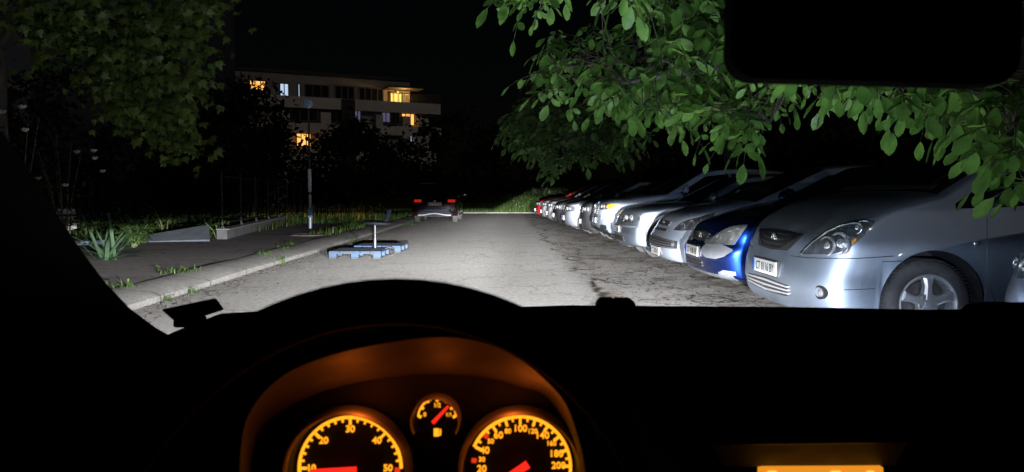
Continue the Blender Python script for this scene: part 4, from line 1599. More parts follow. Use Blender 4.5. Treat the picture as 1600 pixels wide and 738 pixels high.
# ------------------------------------------------------------------ trees
WAL = leafmat('walnut_leaf', (.064, .155, .030), .42, .28, .45, 9)
WAL2 = leafmat('walnut_leaf_small', (.07, .15, .045), .4, .25, .45, 7)
MAP = leafmat('maple_leaf', (.072, .122, .030), .5, .25, .5, 4)
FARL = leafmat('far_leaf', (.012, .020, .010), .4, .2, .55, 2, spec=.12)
TWIG = mat('twig', (.03, .032, .016), .9, var=.3)


def compound(mb, tw, p, d, L, pairs, size, rr):
    """a pinnate leaf: a drooping stalk with opposite leaflets and one at the tip"""
    d = d.normalized()
    side0 = d.cross(Vector((0, 0, 1)))
    if side0.length < .05:
        side0 = Vector((1, 0, 0))
    side0.normalize()
    roll = rr.uniform(-.7, .7)
    up = (side0.cross(d)).normalized()
    side = side0 * math.cos(roll) + up * math.sin(roll)
    nrm = side.cross(d).normalized()
    pts = []
    for k in range(pairs + 2):
        u = k / (pairs + 1)
        pts.append(p + d * (L * u) - Vector((0, 0, 1)) * (L * .38 * u * u))
    tw.tube(pts, [.004, .0015 + 0 * L] if len(pts) == 2 else [.0042 - .0026 * k / (len(pts) - 1) for k in range(len(pts))], 4, False)
    for k in range(1, pairs + 1):
        c = pts[k]
        t = (pts[k + 1] - pts[k - 1]).normalized()
        s = size * (.62 + .4 * k / pairs) * rr.uniform(.85, 1.12)
        for sg in (-1, 1):
            if rr.random() < .06:
                continue
            dd = (side * sg * .85 + t * .55 - Vector((0, 0, 1)) * rr.uniform(-.05, .38) + Vector((rr.uniform(-.15, .15), rr.uniform(-.15, .15), rr.uniform(-.1, .1)))).normalized()
            leaflet(mb, c, dd, nrm + Vector((rr.uniform(-.5, .5), rr.uniform(-.5, .5), rr.uniform(-.3, .3))), s, rr.uniform(.50, .62), .10, .14)
    t = (pts[-1] - pts[-2]).normalized()
    leaflet(mb, pts[-1], (t - Vector((0, 0, .25))).normalized(), nrm + Vector((rr.uniform(-.3, .3), rr.uniform(-.3, .3), 0)), size * 1.22, .52, .10, .16)


def inpoly(x, y, P):
    r = False
    for (a, b), (c, d) in zip(P, P[1:] + P[:1]):
        if (b > y) != (d > y) and x < (c - a) * (y - b) / (d - b) + a:
            r = not r
    return r


def sample(P, rr):
    xs, ys = [p[0] for p in P], [p[1] for p in P]
    while True:
        x, y = rr.uniform(min(xs), max(xs)), rr.uniform(min(ys), max(ys))
        if inpoly(x, y, P):
            return x, y


def nearest_on(limbs, p):
    best = None
    for L in limbs:
        for q in L:
            d = (q - p).length
            if best is None or d < best[0]:
                best = (d, q)
    return best[1]


def smooth_line(pts, n=8):
    out = []
    P = [Vector(p) for p in pts]
    for i in range(len(P) - 1):
        a, b = P[max(i - 1, 0)], P[i]
        c, d = P[i + 1], P[min(i + 2, len(P) - 1)]
        for k in range(n):
            t = k / n
            out.append(.5 * ((2 * b) + (c - a) * t + (2 * a - 5 * b + 4 * c - d) * t * t + (3 * b - a - 3 * c + d) * t**3))
    out.append(P[-1])
    return out


def walnut(name, label, base, limbs_pts, regions, m, r0=.16, seed=3, group=None):
    """trunk and limbs in space; leaf sprays hang from twigs that leave the nearest limb"""
    rr = random.Random(seed)
    t = thing(name, label, 'tree', base, 0, group)
    limbs = [smooth_line(l) for l in limbs_pts]
    wood, tw, lf = MB(), MB(), MB()
    for i, l in enumerate(limbs):
        n = len(l)
        ra, rb = (r0, r0 * .45) if i == 0 else (r0 * .38, .012)
        wood.tube(l, [ra + (rb - ra) * k / (n - 1) for k in range(n)], 9)
    for P, D0, D1, cnt, size, pairs, Lr in regions:
        for _ in range(cnt):
            x, y = sample(P, rr)
            p = at(x, y, rr.uniform(D0, D1))
            q = nearest_on(limbs, p)
            v = p - q
            if v.length > .05:
                mid = q.lerp(p, .5) + Vector((0, 0, .10 * v.length))
                tw.tube([q, mid, p], [.006, .004, .0025], 4, False)
            for k in range(rr.choice((1, 2, 2, 3))):
                out = Vector((v.x, v.y, 0)).normalized() if Vector((v.x, v.y, 0)).length > .1 else Vector((-1, -.4, 0))
                dd = out * .5 + Vector((rr.uniform(-1, .6), rr.uniform(-1, .6), rr.uniform(-.45, .25)))
                compound(lf, tw, p, dd, Lr * rr.uniform(.7, 1.2), pairs if rr.random() < .6 else pairs - 1, size * rr.uniform(.6, 1.3), rr)
    b = Vector(base)
    off(wood, b).build('trunk', BARK, t)
    off(tw, b).build('twigs', TWIG, t, True, 0)
    off(lf, b).build('crown', m, t, True, 0)
    return t


RG = 'walnut trees overhanging the parked cars'
# near walnut: trunk behind the cars, limb reaching out over the lot towards the road
walnut('walnut_tree', 'broad-leaved walnut tree with brightly lit hanging branches above the parked cars', (6.6, 9.5, 0),
       [[(6.6, 9.5, 0), (6.5, 9.3, 1.6), (6.2, 8.9, 3.0), (5.8, 8.4, 4.6)],
        [(6.2, 8.9, 3.0), at(1250, 50, 7.0), at(1100, 80, 6.5), at(980, 95, 6.5), at(880, 105, 6.7)],
        [(6.2, 8.9, 3.0), at(1300, 100, 6.2), at(1180, 100, 5.7), at(1060, 115, 5.6), at(980, 130, 5.7)],
        [(5.9, 8.5, 4.2), at(1200, -30, 6.2), at(1050, -25, 5.7), at(920, -35, 5.0), at(830, -28, 4.8)],
        [(6.2, 8.9, 3.0), (4.6, 8.0, 3.3), (3.2, 7.2, 3.1), (1.8, 7.0, 2.7), (1.0, 7.0, 2.35)],
        [(6.2, 8.9, 3.0), (4.8, 7.4, 2.9), (3.4, 6.2, 2.6), (2.3, 5.6, 2.1), (1.9, 5.3, 1.6)],
        [(5.9, 8.5, 4.2), (4.2, 7.6, 4.2), (2.6, 6.8, 3.7), (1.4, 6.3, 3.3)],
        [(3.4, 6.4, 3.6), (2.0, 5.4, 3.1), (.9, 4.8, 2.65), (.25, 4.7, 2.42)]],
       [([(845, 100), (870, 60), (905, 40), (960, 20), (1010, 0), (1060, -30), (1150, -50), (1155, 80), (1120, 130), (1060, 180), (1000, 170), (950, 130), (900, 150), (858, 135)], 5.6, 7.8, 125, .105, 3, .27),
        ([(930, 80), (1140, 30), (1200, 110), (1260, 110), (1205, 175), (1185, 195), (1120, 190), (1000, 170), (950, 140)], 4.9, 6.6, 88, .105, 3, .25),
        ([(1000, -40), (1160, -40), (1160, 40), (1080, 60), (1010, 30)], 5.0, 6.6, 40, .105, 3, .26),
        ([(1120, 165), (1178, 165), (1172, 210), (1155, 215)], 4.7, 5.2, 9, .105, 3, .24),
        ([(800, -30), (885, -30), (878, -4), (815, -2)], 4.6, 5.0, 10, .10, 3, .22),
        ([(935, -30), (985, -30), (975, -12), (940, -12)], 4.5, 4.9, 4, .12, 2, .18)], WAL, .17, 5, RG)
# second walnut, farther and dimmer
walnut('walnut_tree', 'dim small-leaved walnut tree drooping over the far parked cars', (6.0, 19.5, 0),
       [[(6.0, 19.5, 0), (5.9, 19.3, 2.0), (5.5, 18.6, 3.6), (5.0, 18, 5.2)],
        [(5.5, 18.6, 3.4), (3.8, 17.4, 3.6), (2.2, 16.0, 3.2), (1.0, 15.4, 2.6), (.5, 15.2, 2.2)],
        [(5.5, 18.6, 3.4), (3.6, 16.2, 3.0), (2.4, 15.0, 2.5), (1.6, 14.2, 1.8)],
        [(5.2, 18.2, 4.6), (3.4, 16.8, 4.6), (1.6, 15.8, 4.0), (.4, 15.4, 3.4)]],
       [([(785, 195), (805, 170), (830, 148), (880, 150), (940, 165), (1010, 195), (990, 220), (960, 238), (900, 252), (870, 240), (840, 238), (800, 222)], 13.5, 17, 190, .15, 3, .36),
        ([(852, 235), (900, 240), (888, 268), (868, 268)], 13.4, 14.6, 14, .15, 3, .34),
        ([(800, 178), (850, 132), (900, 180), (860, 195)], 15, 18, 46, .15, 3, .36)], WAL2, .18, 8, RG)
# third walnut, close on the right, mostly in the dark
walnut('walnut_tree', 'dark walnut branch with large leaves hanging before the people carrier door', (6.2, 5.6, 0),
       [[(6.2, 5.6, 0), (6.1, 5.5, 1.6), (5.7, 5.2, 2.8), (5.4, 5.0, 4.2)],
        [(5.7, 5.2, 2.8), (4.4, 4.6, 2.8), (3.2, 4.3, 2.35), (2.2, 4.2, 1.95), (1.75, 4.2, 1.72)],
        [(4.4, 4.6, 2.7), (3.4, 4.0, 2.2), (2.75, 3.7, 1.75), (2.45, 3.6, 1.35)]],
       [([(1195, 118), (1290, 100), (1420, 95), (1560, 105), (1600, 120), (1600, 150), (1480, 150), (1440, 172), (1400, 150), (1320, 128), (1220, 138)], 3.9, 4.6, 58, .095, 2, .20),
        ([(1480, 140), (1620, 120), (1640, 205), (1560, 190), (1505, 172)], 3.4, 4.1, 30, .095, 2, .18),
        ([(1545, 195), (1640, 180), (1640, 300), (1580, 290), (1550, 262)], 3.2, 3.6, 24, .09, 2, .17)], WAL, .15, 13, RG)


def maple_leaf(mb, p, d, up, s, rr):
    d = d.normalized()
    sd = d.cross(up)
    if sd.length < .05:
        sd = d.cross(Vector((1, 0, 0)))
    sd.normalize()
    n = sd.cross(d).normalized()
    out = [(0, .02), (.14, .0), (.36, -.12), (.27, .10), (.62, .12), (.34, .26), (.58, .58), (.24, .44), (.17, .66), (0, 1.02)]
    pts = out + [(-x, y) for x, y in out[-2:0:-1]]
    vs = [p + d * (s * .32)]
    for x, y in pts:
        vs.append(p + sd * (x * s) + d * (y * s) - n * (s * (.22 * abs(x) + .18 * y * y)))
    k = len(pts)
    mb.add(vs, [(0, 1 + i, 1 + (i + 1) % k) for i in range(k)])


def maple(name, label, base, limbs_pts, regions, m, r0, seed):
    rr = random.Random(seed)
    t = thing(name, label, 'tree', base)
    limbs = [smooth_line(l) for l in limbs_pts]
    wood, tw, lf = MB(), MB(), MB()
    for i, l in enumerate(limbs):
        n = len(l)
        ra, rb = (r0, r0 * .5) if i == 0 else (r0 * .35, .012)
        wood.tube(l, [ra + (rb - ra) * k / (n - 1) for k in range(n)], 9)
    for P, D0, D1, cnt, size in regions:
        for _ in range(cnt):
            x, y = sample(P, rr)
            p = at(x, y, rr.uniform(D0, D1))
            q = nearest_on(limbs, p)
            v = p - q
            tw.tube([q, q.lerp(p, .5) + Vector((0, 0, .08 * v.length)), p], [.007, .005, .002], 4, False)
            for k in range(rr.randint(7, 15)):
                c = p + Vector((rr.gauss(0, .20), rr.gauss(0, .2), rr.gauss(-.05, .17)))
                dd = Vector((rr.uniform(-.7, .7), rr.uniform(-1, .4), rr.uniform(-1.1, -.1)))
                maple_leaf(lf, c, dd, Vector((rr.uniform(-.5, .5), -1 + rr.uniform(-.6, .6), rr.uniform(-.2, 1))), size * rr.uniform(.65, 1.2), rr)
    b = Vector(base)
    off(wood, b).build('trunk', BARK, t)
    off(tw, b).build('twigs', TWIG, t, True, 0)
    off(lf, b).build('crown', m, t, True, 0)


maple('maple_tree', 'large maple tree hanging its lobed leaves over the pavement', (-8.6, 12.6, 0),
      [[(-8.6, 12.6, 0), (-8.5, 12.5, 2.2), (-8.2, 12.2, 4.0), (-7.9, 12.0, 6.0)],
       [(-8.3, 12.3, 3.4), (-7.2, 11.8, 4.4), (-6.0, 11.4, 4.3), (-5.0, 11.2, 3.6), (-4.7, 11.1, 2.6), (-4.8, 11.1, 1.9)],
       [(-8.2, 12.2, 4.0), (-6.8, 11.3, 5.0), (-5.2, 10.8, 4.9), (-4.3, 10.6, 4.2)],
       [(-8.3, 12.3, 3.2), (-7.6, 11.2, 3.7), (-7.0, 10.6, 3.6), (-6.4, 10.4, 3.0)],
       [(-8.1, 12.1, 4.6), (-7.6, 11.0, 5.0), (-7.2, 10.2, 4.6)]],
      [([(50, -20), (345, -20), (338, 50), (318, 100), (300, 140), (262, 150), (205, 125), (130, 100), (75, 70), (40, 30)], 10.2, 12.2, 125, .145),
       ([(130, 105), (300, 115), (305, 150), (280, 180), (210, 170), (150, 140)], 10.2, 11.8, 30, .14),
       ([(185, 170), (285, 165), (292, 205), (284, 240), (255, 232), (225, 198)], 10.6, 11.6, 26, .14),
       ([(5, 10), (85, 0), (95, 70), (45, 65)], 10, 11.5, 16, .15)], MAP, .2, 21)


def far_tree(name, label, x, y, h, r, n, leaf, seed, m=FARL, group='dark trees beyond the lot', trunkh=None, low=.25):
    rr = random.Random(seed)
    t = thing(name, label, 'tree', (x, y, 0), 0, group)
    wood, lf = MB(), MB()
    th = h * .75
    wood.tube([(0, 0, -.05), (.06 * r, .03, h * .25), (-.05 * r, .05, h * .5), (0, 0, th)], [.05 * h * .6, .035 * h * .6, .022 * h * .6, .02], 9)
    cl = []
    for k in range(22):
        a = rr.uniform(0, 2 * PI)
        u = rr.random()
        z = h * (low + (1 - low) * u)
        rad = r * (math.sin(PI * min(1, .12 + .85 * u)) ** .7) * math.sqrt(rr.random())
        c = Vector((rad * math.cos(a), rad * math.sin(a), z * .96))
        cl.append((c, r * rr.uniform(.22, .42)))
        wood.tube([(0, 0, z * .55), c * .5 + Vector((0, 0, z * .25)), c], [.012 * h * .5, .008 * h * .5, .01], 5)
    for k in range(n):
        c, s = rr.choice(cl)
        g = Vector((rr.gauss(0, 1), rr.gauss(0, 1), rr.gauss(0, .75)))
        p = c + g * (s * .55)
        p.z = max(.15, p.z)
        leaflet(lf, p, Vector((rr.uniform(-1, 1), rr.uniform(-1, 1), rr.uniform(-1, .4))).normalized(), Vector((rr.uniform(-1, 1), rr.uniform(-1, 1), 1)), leaf * rr.uniform(.6, 1.3), .6)
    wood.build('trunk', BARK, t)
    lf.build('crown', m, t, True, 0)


fts = [(9.5, 13, 6.5, 2.6, 2600, .22, 'dark leafy tree behind the blue and white hatchbacks'),
       (9.2, 26, 6.8, 2.8, 2200, .30, 'dark leafy tree behind the middle of the parked row'),
       (8.0, 35, 7.0, 3.0, 2000, .34, 'dark leafy tree behind the far end of the parked row'),
       (11.5, 7.5, 6.5, 2.6, 2200, .2, 'dark leafy tree behind the silver people carrier'),
       (1.2, 50, 6.2, 3.2, 1900, .36, 'dark tree rising over the grass bank at the road end'),
       (-4.0, 52, 6.6, 3.4, 1900, .36, 'dark tree behind the red hatchback'),
       (-8.2, 40, 5.0, 2.4, 2400, .30, 'dark round tree in front of the apartment building'),
       (-12.3, 36, 5.8, 2.7, 2800, .28, 'dark tree before the lit ground-floor window'),
       (-14.0, 31, 6.4, 2.4, 2400, .25, 'dark tree hiding the left end of the apartment building'),
       (-10.2, 30, 3.8, 1.9, 1900, .22, 'low dark tree behind the sign pole'),
       (-12.0, 20, 4.6, 2.2, 2200, .2, 'dark tree behind the pale ramp and fence'),
       (-16.0, 45, 8.0, 2.8, 3200, .28, 'tall dark tree in front of the orange top-floor window'),
       (-6.6, 46, 5.0, 2.6, 1700, .32, 'low dark tree left of the red hatchback')]
for i, (x, y, h, r, n, lf, lab) in enumerate(fts):
    far_tree('dark_tree', lab, x, y, h, r, n, lf, 100 + i)
# hedges that close the view at ground level
def hedge(name, label, x0, y0, x1, y1, h, w, n, leaf, seed):
    rr = random.Random(seed)
    mb = MB()
    for k in range(n):
        u = rr.random()
        x, y = x0 + (x1 - x0) * u, y0 + (y1 - y0) * u
        hh = h * (.8 + .2 * math.sin(u * 17 + seed) * math.sin(u * 41))
        p = Vector((rr.gauss(0, w * .4), rr.gauss(0, w * .4), hh * rr.random() ** .7 + .05))
        leaflet(mb, Vector((x - x0, y - y0, 0)) + p, Vector((rr.uniform(-1, 1), rr.uniform(-1, 1), rr.uniform(-.8, .5))).normalized(), Vector((rr.uniform(-1, 1), rr.uniform(-1, 1), 1)), leaf * rr.uniform(.6, 1.3), .6)
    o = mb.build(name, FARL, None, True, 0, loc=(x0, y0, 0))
    tag(o, label, 'hedge')


hedge('hedge', 'long dark hedge behind the parked cars', 8.0, 2, 7.6, 40, 2.6, 1.0, 6500, .24, 3)
hedge('hedge', 'dark overgrown hedge behind the iron fence', -9.2, 16, -11.2, 34, 1.9, .8, 3600, .18, 5)
hedge('hedge', 'tall dark shrub border below the apartment building', -17, 45, -5, 47, 3.4, 1.2, 4200, .32, 11)
hedge('hedge', 'dark hedge across the end of the road behind the grass', -14, 48, 9, 47.5, 2.4, 1.4, 4200, .34, 7)

# ------------------------------------------------------------------ apartment building
PA, PB = at(440, 302, 62), at(648, 302, 67)
u_ = Vector((PB.x - PA.x, PB.y - PA.y, 0))
LW = u_.length
u_.normalize()
ba = math.atan2(u_.y, u_.x)
bd = thing('apartment_building', 'low apartment building with warm lit windows and a lit top-floor balcony', 'building', (PA.x, PA.y, 0), ba)
nrm = Vector((u_.y, -u_.x, 0))


def fac(px, py):
    """photo pixel -> (along facade, height)"""
    d = ray(px, py)
    t = (Vector((PA.x, PA.y, 0)) - CAMPOS).dot(nrm) / d.dot(nrm)
    p = CAMPOS + d * t
    return (p - Vector((PA.x, PA.y, 0))).dot(u_), p.z


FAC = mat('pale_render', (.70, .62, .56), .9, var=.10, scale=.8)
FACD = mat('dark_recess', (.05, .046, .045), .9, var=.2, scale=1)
SLABM = mat('balcony_slab', (.34, .32, .30), .9, var=.12, scale=1)
WFR = mat('window_frame', (.08, .075, .07), .6)
WARM = emit('warm_window', (1.0, .45, .10), 1.5)
WARM2 = emit('yellow_window', (1.0, .60, .12), 1.7)
COOL = emit('cool_window', (.55, .72, .95), .9)
VIOL = emit('violet_window', (.30, .28, .50), .25)
DKW = mat('dark_window_glass', (.015, .016, .02), .12)
RAILM = mat('balcony_rail', (.06, .055, .05), .5, .4)
xl = -8.0
x648, ztop = fac(648, 125)
_, zt0 = fac(440, 111)
z3, _z = fac(560, 160)[1], 0
z_f3 = fac(600, 163)[1]      # top-floor balcony deck
z_f2 = fac(600, 203)[1]
z_f2b = z_f3 - 3.0
_x = fac(686, 170)[0]
DEP = 9.0
mb = MB()
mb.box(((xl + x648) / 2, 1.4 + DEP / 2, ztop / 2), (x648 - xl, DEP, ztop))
mb.build('wall', mat('shaded_render', (.30, .275, .26), .9, var=.12, scale=.8), bd, False)  # darker copy of the render, painting in the set-back wall's dimness
MB().box(((xl + x648) / 2, 1.3 + DEP / 2, ztop + .12), (x648 - xl + .5, DEP + .7, .24)).build('roof', FACD, bd, False)
# floor slabs with parapets, reaching past the right end
for zz, xr, hp in ((fac(500, 153)[1], fac(687, 170)[0], .95), (fac(500, 193)[1], fac(688, 200)[0], .8), (fac(500, 236)[1], fac(680, 230)[0], .8)):
    MB().box(((xl + xr) / 2, .6, zz - hp + .13), (xr - xl, 1.36, .26)).build('balcony_slab', SLABM, bd, False)
    # solid parapets between the open bays
    MB().box(((xl + xr) / 2, -.16, zz - hp * .5 - .0), (xr - xl, .16, hp)).build('parapet', FAC, bd, False)
a, b = fac(532, 160)[0], fac(553, 160)[0]
zt_ = fac(540, 156)[1]
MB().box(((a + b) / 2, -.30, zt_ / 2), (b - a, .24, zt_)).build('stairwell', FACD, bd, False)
# piers of the facade
for px0, px1, py in ((500, 516, 180), (540, 552, 180), (586, 597, 180), (628, 640, 190), (652, 668, 190), (440, 452, 200)):
    a, b = fac(px0, py)[0], fac(px1, py)[0]
    MB().box(((a + b) / 2, .55, (z_f3 - 1) / 2), (b - a, 1.75, z_f3 - 1.0)).build('pier', FAC, bd, False)


def window(px0, py0, px1, py1, m, depth=0.0, mull=1, fr=.09):
    (a, z1), (b, z0) = fac(px0, py0), fac(px1, py1)
    o = MB()
    y0 = depth
    for (xa, xb, za, zb_) in ((a, a + fr, z0, z1), (b - fr, b, z0, z1), (a + fr, b - fr, z1 - fr, z1), (a + fr, b - fr, z0, z0 + fr)):
        o.box(((xa + xb) / 2, y0, (za + zb_) / 2), (xb - xa, .12, zb_ - za))
    for k in range(mull):
        x = a + (b - a) * (k + 1) / (mull + 1)
        o.box((x, y0, (z0 + z1) / 2), (fr * .8, .10, z1 - z0 - 2 * fr))
    w = o.build('window', WFR, bd, False)
    MB().box(((a + b) / 2, y0 + .03, (z0 + z1) / 2), (b - a - fr, .03, z1 - z0 - fr)).build('pane', m, w, False)


# top floor, set back
window(440, 126, 456, 150, COOL, 1.32, 1)
window(469, 127, 474, 152, COOL, 1.32, 0)
window(480, 128, 520, 156, DKW, 1.32, 2)
window(528, 130, 560, 158, DKW, 1.32, 2)
window(566, 133, 606, 160, DKW, 1.32, 3)
window(615, 140, 636, 161, WARM2, 1.32, 2)
window(392, 121, 420, 140, WARM, 1.32, 2)
# second floor bays (deep, dark) and lit ones
for x0, y0, x1, y1, m_, mu in ((455, 165, 498, 190, DKW, 2), (503, 167, 538, 192, DKW, 2), (554, 170, 566, 196, VIOL, 1), (597, 174, 612, 192, VIOL, 1), (613, 174, 626, 194, DKW, 1), (628, 176, 650, 197, WARM, 2), (653, 180, 684, 200, DKW, 1)):
    window(x0, y0, x1, y1, m_, .30, mu)
for x0, y0, x1, y1, m_, mu in ((463, 207, 488, 230, WARM, 2), (502, 210, 540, 232, DKW, 2), (556, 214, 590, 238, DKW, 2), (634, 211, 646, 226, COOL, 1), (506, 220, 516, 224, WARM, 0)):
    window(x0, y0, x1, y1, m_, .30, mu)
# top-floor balcony: canopy, railing, lamp
(xa, za), (xb, zb_) = fac(605, 136), fac(660, 139)
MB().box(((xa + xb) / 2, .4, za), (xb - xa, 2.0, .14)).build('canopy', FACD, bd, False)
(xa, za), (xb, _q) = fac(604, 150), fac(687, 153)
rl = MB()
rl.box(((xa + xb) / 2, -.2, z_f3 + 1.0), (xb - xa, .05, .06))
k = xa
while k < xb:
    rl.box((k, -.2, z_f3 + .5), (.03, .03, 1.0))
    k += .16
rl.build('railing', RAILM, bd, False)
# side wing with a dark recess
(xa, za), (xb, _q) = fac(650, 130), fac(678, 140)
MB().box(((xa + xb) / 2, 2.6, z_f3 / 2), (xb - xa, 3.5, z_f3 - .3)).build('wing', FAC, bd, False)
# columns for a lit wall lamp above the balcony door
lx, lz = fac(627, 137)
MB().ball((lx, 1.05, lz - .3), .09, 10, 8).build('balcony_lamp', emit('balcony_lamp_glow', (1.0, .6, .2), 1.5), bd)
pl = bpy.data.lights.new('balcony_lamp', 'POINT')
pl.energy = 110
pl.color = (1.0, .55, .16)
pl.shadow_soft_size = .09
po = bpy.data.objects.new('balcony_lamp_light', pl)
COL.objects.link(po)
po.parent = bd
po.location = (lx + .3, .1, lz - .55)

# dark block of flats at the left edge
fb = thing('apartment_block', 'dark block of flats almost lost in the night behind the maple', 'building', (-14.2, 22, 0))
DKF = mat('bluish_render', (.10, .105, .13), .9, var=.15, scale=.7)
MB().box((-4.5, 6.0, 6.5), (9.0, 11.0, 13)).build('wall', DKF, fb, False)
for z in (1.3, 4.2, 7.1, 10):
    MB().box((-4.0, -.35, z), (8.0, 1.7, .18)).build('balcony_slab', SLABM, fb, False)
    MB().box((-4.0, -1.12, z - .6), (7.9, .1, 1.0)).build('parapet', DKF, fb, False)
    for k in range(2):
        f = MB()
        f.box((-2.2 - 3.4 * k, .47, z + 1.5), (1.6, .10, 1.5)).build('window', DKW, fb, False)
fb2 = thing('apartment_block', 'dark corner of a taller block of flats standing behind the maple crown', 'building', (-16.2, 33, 0))
MB().box((-5, 6, 8), (10, 12, 16)).build('wall', DKF, fb2, False)
for z in (2.5, 5.5, 8.5, 11.5):
    MB().box((-.8, -.02, z), (.9, .08, 1.4)).build('window', DKW, fb2, False)

# ------------------------------------------------------------------ the car we sit in
OB = Vector((.33, .3, 0))
own = thing('own_car', 'dark interior of the car we sit in, with orange lit gauges and steering wheel', 'car', OB)
BLK = mat('black_dash', (.003, .003, .0032), 1.0, var=.2, scale=40, spec=.02)
BLK2 = mat('soft_black_plastic', (.045, .045, .046), .65, var=.15, scale=30, spec=.3)
LEATH = mat('black_leather', (.006, .006, .006), .8, var=.2, scale=60, spec=.06)
AMB = emit('amber_scale', (1.0, .36, .013), 1.65)
REDN = emit('red_needle', (1.0, .02, .01), 1.3)
REDT = emit('red_tick', (1.0, .05, .01), .8)
DISP = emit('orange_display', (1.0, .34, .02), .85)
DISPB = emit('orange_digit', (1.0, .55, .06), 1.25)
cR, cU, cN = CR @ Vector((1, 0, 0)), CR @ Vector((0, 1, 0)), CR @ Vector((0, 0, 1))


def G(px, py, zc):
    return CAMPOS + ray(px, py) * zc


def GM(px, py, zc):
    o = G(px, py, zc)
    return Matrix(((cR.x, cU.x, cN.x, o.x), (cR.y, cU.y, cN.y, o.y), (cR.z, cU.z, cN.z, o.z), (0, 0, 0, 1)))


def ob(mb, name, m, parent=None, *a, **k):
    return off(mb, OB).build(name, m, parent or own, *a, **k)


# dashboard: a long padded shelf lofted from its far edge towards us
edge = [(60, 640), (150, 592), (215, 548), (262, 523), (300, 507), (345, 490), (480, 482), (830, 479), (890, 477), (1000, 478), (1250, 480), (1450, 484), (1620, 482), (1900, 490)]
rows = []
for px, py in edge:
    E = at(px, py, 1.2)
    rows.append([E + Vector((0, .10, -.06)), E, Vector((E.x, 1.0, E.z - .004)), Vector((E.x, .90, E.z - .016)), Vector((E.x, .845, E.z - .06)), Vector((E.x, .83, E.z - .20)), Vector((E.x, .85, E.z - .45))])
mb = MB()
K = len(rows[0])
mb.add([v for r in rows for v in r], [(i * K + k, i * K + k + 1, (i + 1) * K + k + 1, (i + 1) * K + k) for i in range(len(rows) - 1) for k in range(K - 1)])
dash = ob(mb, 'dashboard', BLK, None, True, 50, recalc=True)
mb = MB()
q = [(932, 484), (935, 472), (941, 467), (958, 466), (961, 470), (965, 467), (985, 467), (992, 473), (995, 484)]
Mx = GM(960, 475, 1.19)
mb.prism([((x - 960) / F * 1.19, -(y - 475) / F * 1.19) for x, y in q][::-1], -.03, Mx)
ob(mb, 'sensor_hump', BLK, dash, False)
mb = MB()
q = [(1515, 490), (1528, 478), (1560, 474), (1620, 475), (1640, 490)]
mb.prism([((x - 1560) / F * 1.19, -(y - 480) / F * 1.19) for x, y in q][::-1], -.03, GM(1560, 480, 1.19))
ob(mb, 'vent_hump', BLK, dash, False)

# pillar beside the windscreen
pr = [(-40, 150, .52), (15, 222, .55), (58, 285, .60), (95, 343, .66), (128, 393, .73), (165, 442, .82), (203, 482, .92), (243, 512, 1.02), (285, 536, 1.12)]
vs, fs = [], []
for x, y, D in pr:
    for k in range(7):
        t = k / 6
        vs.append(at(x - 400 * t, y + 150 * t, D - .12 * math.sin(t * PI) - .25 * t))
for i in range(len(pr) - 1):
    for k in range(6):
        a = i * 7 + k
        fs.append((a, a + 1, a + 8, a + 7))
mb = MB()
mb.add(vs, fs)
o = ob(mb, 'windscreen_pillar', BLK, None)
sd = o.modifiers.new('thickness', 'SOLIDIFY')
sd.thickness = .03
mb = MB()
mb.box((-.70, .45, .66), (.06, 1.5, .50))
ob(mb, 'door_panel', BLK, None, False, bev=.02)

mb = MB()
mb.box((.30, -.85, 1.43), (1.45, 2.6, .05))
ob(mb, 'roof', BLK, None, False, bev=.02)
mb = MB()
mb.box((.30, -2.2, .85), (1.45, .06, 1.2))
ob(mb, 'tailgate', BLK, None, False, bev=.02)
for x_ in (-.72, 1.32):
    mb = MB()
    mb.box((x_, -1.25, .62), (.06, 1.9, .60))
    mb.box((x_ * .97, -.35, 1.15), (.06, .12, .56))
    mb.box((x_ * .97, -1.9, 1.15), (.06, .5, .56))
    ob(mb, 'side_frame', BLK, None, False, bev=.01)
mb = MB()
mb.box((-.745, -.7, 1.15), (.012, 2.9, .50))
ob(mb, 'side_window', GLASS, None, False)
mb = MB()
mb.box((1.345, -.7, 1.15), (.012, 2.9, .50))
ob(mb, 'side_window', GLASS, None, False)
for x_ in (-.07, .72):
    mb = MB()
    mb.box((x_, -.42, .80), (.48, .14, .66), Matrix.Rotation(math.radians(-14), 3, 'X'))
    mb.box((x_, -.20, .44), (.50, .52, .16))
    mb.box((x_, -.50, 1.24), (.26, .09, .18))
    ob(mb, 'seat', BLK, None, False, bev=.03)

# rear-view mirror
zc = .50
def rrect(x0, y0, x1, y1, r, n=6):
    out = []
    for cx, cy, a in ((x1 - r, y0 + r, -90), (x1 - r, y1 - r, 0), (x0 + r, y1 - r, 90), (x0 + r, y0 + r, 180)):
        for k in range(n + 1):
            t = math.radians(a + 90 * k / n)
            out.append((cx + r * math.cos(t), cy + r * math.sin(t)))
    return out
Mm = GM(1372, 12, zc) @ Matrix.Rotation(math.radians(-1.5), 4, 'Z')
s_ = zc / F
mb = MB()
pl_ = rrect(-224 * s_, -112 * s_, 232 * s_, 135 * s_, 42 * s_)
mb.prism(pl_, -.030, Mm)
mir = ob(mb, 'rear_view_mirror', mat('mirror_housing', (.004, .0025, .0025), .95, var=.2, spec=.03), None, True, 35, bev=.006)
mb = MB()
mb.prism([(x * .955, y * .93) for x, y in pl_], .0015, Mm)
ob(mb, 'mirror_glass', mat('mirror_glass_black', (.01, .01, .011), .12, spec=.4), mir, False)
mb = MB()
mb.tube([Mm @ Vector((0, .04, -.03)), Mm @ Vector((0, .09, -.06)), Mm @ Vector((0, .16, -.10))], .010, 10)
ob(mb, 'mirror_stem', BLK, mir)

